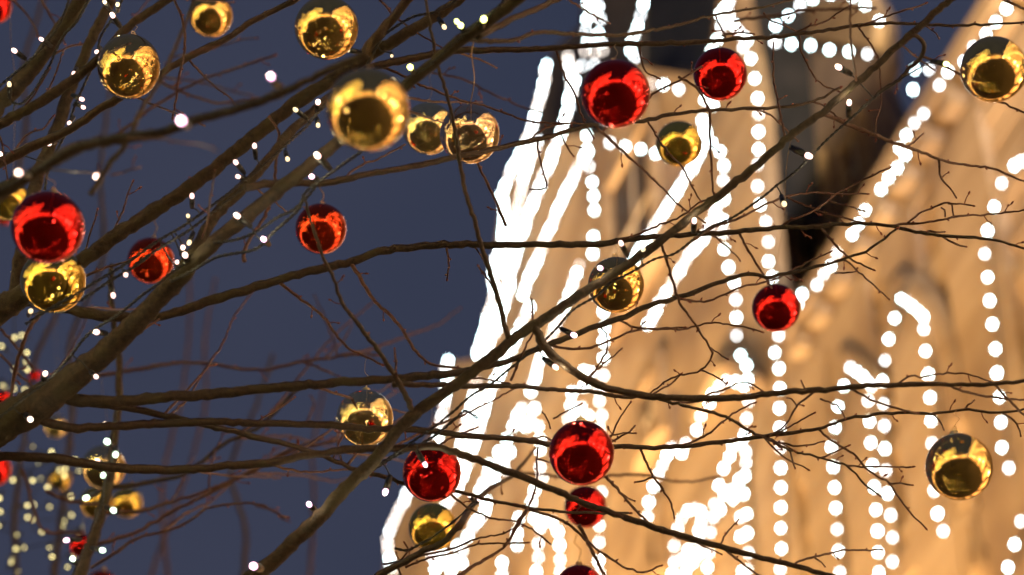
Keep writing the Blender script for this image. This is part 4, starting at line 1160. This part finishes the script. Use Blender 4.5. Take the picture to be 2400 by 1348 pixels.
def cable_string(label, pts, ref, off, lamps, depth=None, r=.0011, amp=.0016, group='fairy light strings on the tree'):
    """pts px polyline of the cable; ref = branch it follows (depth), off = metres in front of it
    lamps: (bulb px, bulb py, holder foot px, holder foot py, kind, scale, depth or None)"""
    rows = []
    for x, y in catmull(np.array(pts, float), 8)[:, :2]:
        d = depth if depth else near_depth(ref, x, y) - off
        rows.append((x, y, d))
    rows = np.array(rows)
    k = np.ones(9) / 9
    if len(rows) > 12:
        pad = np.r_[[rows[0, 2]] * 4, rows[:, 2], [rows[-1, 2]] * 4]
        rows[:, 2] = np.convolve(pad, k, 'valid')
    p3 = np.array([P(*q) for q in rows])
    e = empty('fairy_light_string', p3[0])
    tag(e, label, 'fairy lights', group)
    # twisted pair
    s = np.r_[0, np.cumsum(np.linalg.norm(np.diff(p3, axis=0), axis=1))]
    n = max(8, int(s[-1] / .0022))
    t = np.linspace(0, s[-1], n)
    c = np.c_[[np.interp(t, s, p3[:, i]) for i in range(3)]].T
    tg = np.gradient(c, axis=0); tg /= np.linalg.norm(tg, axis=1)[:, None]
    u = np.cross(tg, FW); u /= np.linalg.norm(u, axis=1)[:, None]
    v = np.cross(tg, u)
    for ph in (0, math.pi):
        a = t / .016 * 2 * math.pi + ph
        q = c + amp * .75 * (np.cos(a)[:, None] * u + np.sin(a)[:, None] * v)
        V, Fc = [], []
        tube(V, Fc, q - p3[0], [r] * n, 5)
        mk('cable', V, Fc, M_cable, e)
    for L in lamps:
        x, y, hx, hy, kd, scl, dd = (list(L) + ['w', 1.0, None])[:7] if len(L) == 4 else (list(L) + [1.0, None])[:7] if len(L) == 5 else (list(L) + [None])[:7]
        if dd is None:
            i = np.argmin((rows[:, 0] - hx) ** 2 + (rows[:, 1] - hy) ** 2)
            dd = rows[i, 2] - .004
        b = P(x, y, dd - .002); h = P(hx, hy, dd)
        ax = b - h
        ln = np.linalg.norm(ax)
        ax = ax / (ln + 1e-9)
        q = Vector(ax).to_track_quat('Z', 'Y')
        # holder foreshortened by leaning towards the camera when the lamp looks short
        full = .0215 * scl
        if ln < full:
            lean = -FW * math.sqrt(max(0, full * full - ln * ln))
            ax2 = (b - h) + lean * .8
            q = Vector(ax2 / np.linalg.norm(ax2)).to_track_quat('Z', 'Y')
        ho = link('bulb_holder', HM, e, b - p3[0], None, (scl,) * 3)
        ho.rotation_mode = 'QUATERNION'; ho.rotation_quaternion = q
        link('bulb', LB[kd], ho)
        if kd == 'h' or (kd == 'w' and scl >= 1.2):
            ld = bpy.data.lights.new('lamp_glow', 'POINT'); ld.energy = .045 if kd == 'h' else .025
            ld.color = (1, .86, .5); ld.shadow_soft_size = .003
            lo = bpy.data.objects.new('lamp_glow', ld); C.objects.link(lo); lo.parent = ho; lo.location = (0, 0, .0125)
        # lead from the cable to the holder
        foot = np.array(b) - np.array(q @ Vector((0, 0, 1))) * .0165 * scl
        i = np.argmin(np.linalg.norm(p3 - foot, axis=1))
        if np.linalg.norm(p3[i] - foot) < .12:
            V, Fc = [], []
            m_ = (p3[i] + foot) / 2 + rng.normal(0, .002, 3)
            tube(V, Fc, [p3[i] - p3[0], m_ - p3[0], foot - p3[0]], [.001] * 3, 5)
            mk('lead', V, Fc, M_cable, e)


cable_string('twisted black cable with lamps climbing the second thick limb past the orange bauble',
             [(60, 760), (120, 722), (180, 688), (250, 645), (300, 615), (367, 567), (430, 530), (500, 480), (540, 450), (575, 420), (600, 405), (643, 365), (683, 328), (723, 292), (747, 262), (765, 247)], 'A8', .03,
             [(264, 687, 253, 652), (294, 643, 285, 634), (450, 464, 447, 492), (441, 508, 440, 520, 'd', .8), (428, 583, 420, 600), (415, 617, 412, 632, 'w', .8), (435, 601, 436, 618, 'w', 1.25), (445, 565, 452, 540, 'd'), (561, 415, 578, 420), (556, 385, 576, 412), (597, 347, 598, 378), (673, 370, 665, 350, 'd'), (697, 261, 724, 283, 'd'), (745, 243, 740, 262, 'w', 1.2), (745, 291, 740, 272, 'd')])
cable_string('second cable running parallel over the orange bauble',
             [(190, 705), (255, 660), (310, 628), (372, 583), (436, 545), (505, 493), (545, 462), (580, 435)], 'A8', .035, [(71, 731, 60, 742, 'd')])
cable_string('black cable hugging the upper side of the trunk-like limb at the lower left',
             [(-10, 985), (60, 930), (110, 893), (133, 870), (167, 832), (200, 790), (233, 765), (283, 733), (333, 692), (367, 668), (400, 640), (433, 618)], 'M', .05,
             [(69, 981, 50, 972, 'w', 1.3), (105, 878, 93, 892, 'w', 1.2), (223, 881, 205, 870, 'w'), (230, 779, 246, 783, 'w', 1.2)])
cable_string('twin cables leaving the limb below the round lilac lamp, centre left',
             [(400, 660), (450, 635), (500, 606), (533, 597), (600, 583), (640, 545), (700, 490), (717, 450), (783, 400), (840, 360), (880, 330)], 'M', .03,
             [(620, 563, 628, 575, 'h', 1.15), (561, 510, 592, 536, 'w', 1.2), (733, 415, 745, 420, 'h', 1.0), (749, 370, 778, 402, 'w', 1.3)])
cable_string('loose cable loops under the limb, middle left',
             [(500, 570), (560, 560), (600, 543), (650, 510), (690, 490), (730, 450), (745, 425)], 'M', .02, [])
cable_string('cable along the uppermost left limb',
             [(-10, 210), (30, 175), (60, 150), (100, 110), (143, 50), (165, -10)], 'A1', .035,
             [(38, 122, 58, 138, 'w', 1.2), (101, 95, 123, 111, 'w')])
cable_string('cable hanging in a loop below the uppermost left limb',
             [(213, -10), (180, 50), (150, 82), (130, 120), (118, 150), (100, 180), (80, 213), (50, 243), (27, 240)], 'A1', .02,
             [(22, 203, 20, 236, 'd', 1.1), (13, 289, 22, 283, 'w', 1.2)])
cable_string('cable wound along the grey upright limb at the top left',
             [(290, -10), (272, 30), (245, 70), (233, 95), (228, 130), (207, 177), (190, 215), (172, 257), (160, 300), (140, 340), (113, 400), (105, 445)], 'A4', .04,
             [(247, 7, 255, 22, 'd'), (276, 13, 272, 26, 'd'), (267, 41, 284, 70, 'w', 1.2), (228, 120, 233, 108, 'w'), (174, 170, 177, 156), (188, 231, 160, 219, 'w', 1.1), (192, 250, 168, 238, 'w', 1.0), (164, 286, 170, 270), (118, 337, 128, 330), (0, 360, -12, 352, 'w', 1.2)])
cable_string('cable on the blurred near branch with two big round blurred lights',
             [(-10, 450), (83, 398), (150, 355), (207, 332), (283, 318), (367, 308), (417, 292), (467, 275), (517, 262), (600, 236), (660, 210)], 'A5', .02,
             [(427, 285, 430, 292, 'h', 1.5, 2.2), (637, 183, 645, 200, 'h', 1.2, 2.3), (48, 406, 60, 410, 'w', 1.3, 2.4), (228, 412, 232, 402, 'w', 1.2, 2.5)])
cable_string('cable beside the limb at the top centre',
             [(850, 175), (890, 97), (917, 70), (967, 40), (1013, 30), (1047, 17), (1080, -8)], 'B1', .03,
             [(819, 118, 852, 122, 'd', 1.1), (1039, 60, 1025, 36, 'd', 1.1), (918, 130, 915, 120, 'd', .7)])
cable_string('blurred lamps on the top end of the long limb',
             [(1010, 150), (1060, 105), (1110, 62), (1160, 25), (1190, -10)], 'M', .02,
             [(1133, 48, 1128, 60, 'y', 1.3), (1072, 53, 1080, 66, 'y', .9), (1081, 62, 1088, 72, 'y', 1.1), (963, 160, 970, 170, 'y', 1.1), (922, 190, 928, 200, 'd', 1.4)])
cable_string('cable on the diagonal limb from the bottom to the forking, four lamps',
             [(560, 1390), (625, 1325), (700, 1248), (760, 1185), (820, 1130), (860, 1105), (917, 1070), (967, 1035), (1017, 1001), (1067, 961), (1100, 930), (1153, 898), (1200, 860), (1267, 806), (1310, 764), (1345, 725), (1400, 692), (1433, 662), (1480, 638), (1533, 608), (1580, 595), (1627, 560), (1660, 535), (1720, 508), (1790, 460), (1820, 435), (1867, 400), (1933, 333), (2000, 273), (2060, 220)], 'D', -.004,
             [(597, 1328, 608, 1340, 'h', 1.6, 2.8), (727, 1185, 740, 1205, 'h', 1.2), (905, 1147, 915, 1110, 'h', 1.3), (993, 1083, 972, 1048, 'h', 1.0), (1297, 857, 1268, 836, 'w', 1.2), (1340, 783, 1310, 768, 'h', 1.15), (1458, 575, 1474, 604, 'w', 1.1), (1410, 630, 1432, 640, 'h', 1.1), (1627, 522, 1628, 548, 'w', 1.2), (1505, 587, 1490, 598, 'd', .9), (1888, 362, 1848, 340, 'w', 1.45), (1837, 475, 1835, 455, 'd', 1.2), (1990, 246, 1993, 276, 'w', 1.2), (1970, 160, 2004, 174, 'w', 1.4), (2212, 149, 2180, 140, 'y', 1.1)], amp=.0013, r=.0010)
cable_string('second strand of cable beside the diagonal limb', [(840, 1125), (900, 1085), (940, 1062), (970, 1050), (1020, 1020), (1075, 975), (1090, 962), (1112, 975), (1120, 980)], 'D', -.01,
             [])
cable_string('short cable with green-white lamps at the bottom beside the yellow gold bauble', [(925, 1285), (955, 1290), (985, 1275), (1010, 1262)], 'j6', .02, [(1101, 1164, 1112, 1180, 'w', 1.0), (1122, 1172, 1115, 1184, 'w', 1.0)], depth=3.35)
cable_string('cable wound round the slender lamp-wound stem at the lower left',
             [(150, 1400), (172, 1345), (195, 1290), (215, 1240), (240, 1180), (245, 1130), (262, 1080), (258, 1030), (272, 985), (268, 930)], 'S1', .03,
             [(249, 996, 262, 1005, 'w', 1.2), (253, 1037, 258, 1050, 'g', 1.7), (271, 1063, 266, 1050, 'g', 1.5), (231, 1081, 240, 1090, 'w', 1.2), (243, 1111, 245, 1095, 'g', 1.3), (207, 1165, 232, 1155, 'g', 1.5), (263, 1195, 240, 1190, 'g', 1.5), (162, 1266, 195, 1266, 'h', 1.3), (236, 1289, 205, 1286, 'g', 1.4), (172, 1312, 176, 1330, 'g', 1.4), (33, 1073, 45, 1085, 'w', 1.2)])


def far_lights(label, lamps, depth):
    p0 = P(lamps[0][0], lamps[0][1], depth)
    e = empty('fairy_light_string', p0)
    tag(e, label, 'fairy lights', 'far blurred fairy light strings')
    V, Fc = [], []
    c = catmull(np.array([(x, y + 6) for x, y in lamps], float), 15)
    p3 = np.array([P(x, y, depth) for x, y in c])
    tube(V, Fc, p3 - p0, [.0015] * len(p3), 5)
    mk('cable', V, Fc, M_cable, e)
    for x, y in lamps:
        s = 1.2
        b = P(x, y, depth + rng.normal(0, .15))
        ho = link('bulb_holder', HM, e, b - p0, (rng.uniform(0, 6), rng.uniform(0, 6), 0), (s,) * 3)
        link('bulb', LB['f'], ho)


far_lights('blurred pale green lights in a column at the left edge', [(45, 607), (36, 640), (35, 793), (62, 825), (32, 863), (62, 866), (5, 900)], 6.2)
far_lights('blurred pale green lights left of the lamp-wound stem, upper group', [(73, 1052), (124, 1062), (33, 1123), (75, 1123), (153, 1100), (150, 1118), (115, 1143), (165, 1160)], 6.4)
far_lights('blurred pale green lights in the bottom left corner', [(0, 1165), (2, 1200), (60, 1185), (67, 1210), (0, 1230), (43, 1253), (41, 1287), (25, 1322)], 6.4)
far_lights('blurred pale green lights just left of the stem at the bottom', [(155, 1220), (148, 1230), (190, 1235), (190, 1248), (116, 1280), (121, 1305), (170, 1300), (158, 1330)], 6.2)
rg = np.random.default_rng(11)
for lab, x0, x1, y0, y1, n_ in (('faint yellow lights scattered at the left edge above the lower branch', 0, 90, 780, 1040, 9),
                            ('faint yellow lights scattered at the lower left between the edge and the stem', 10, 200, 1040, 1340, 17)):
    far_lights(lab, sorted([(rg.uniform(x0, x1), rg.uniform(y0, y1)) for _ in range(n_)], key=lambda q: q[1]), 6.9)
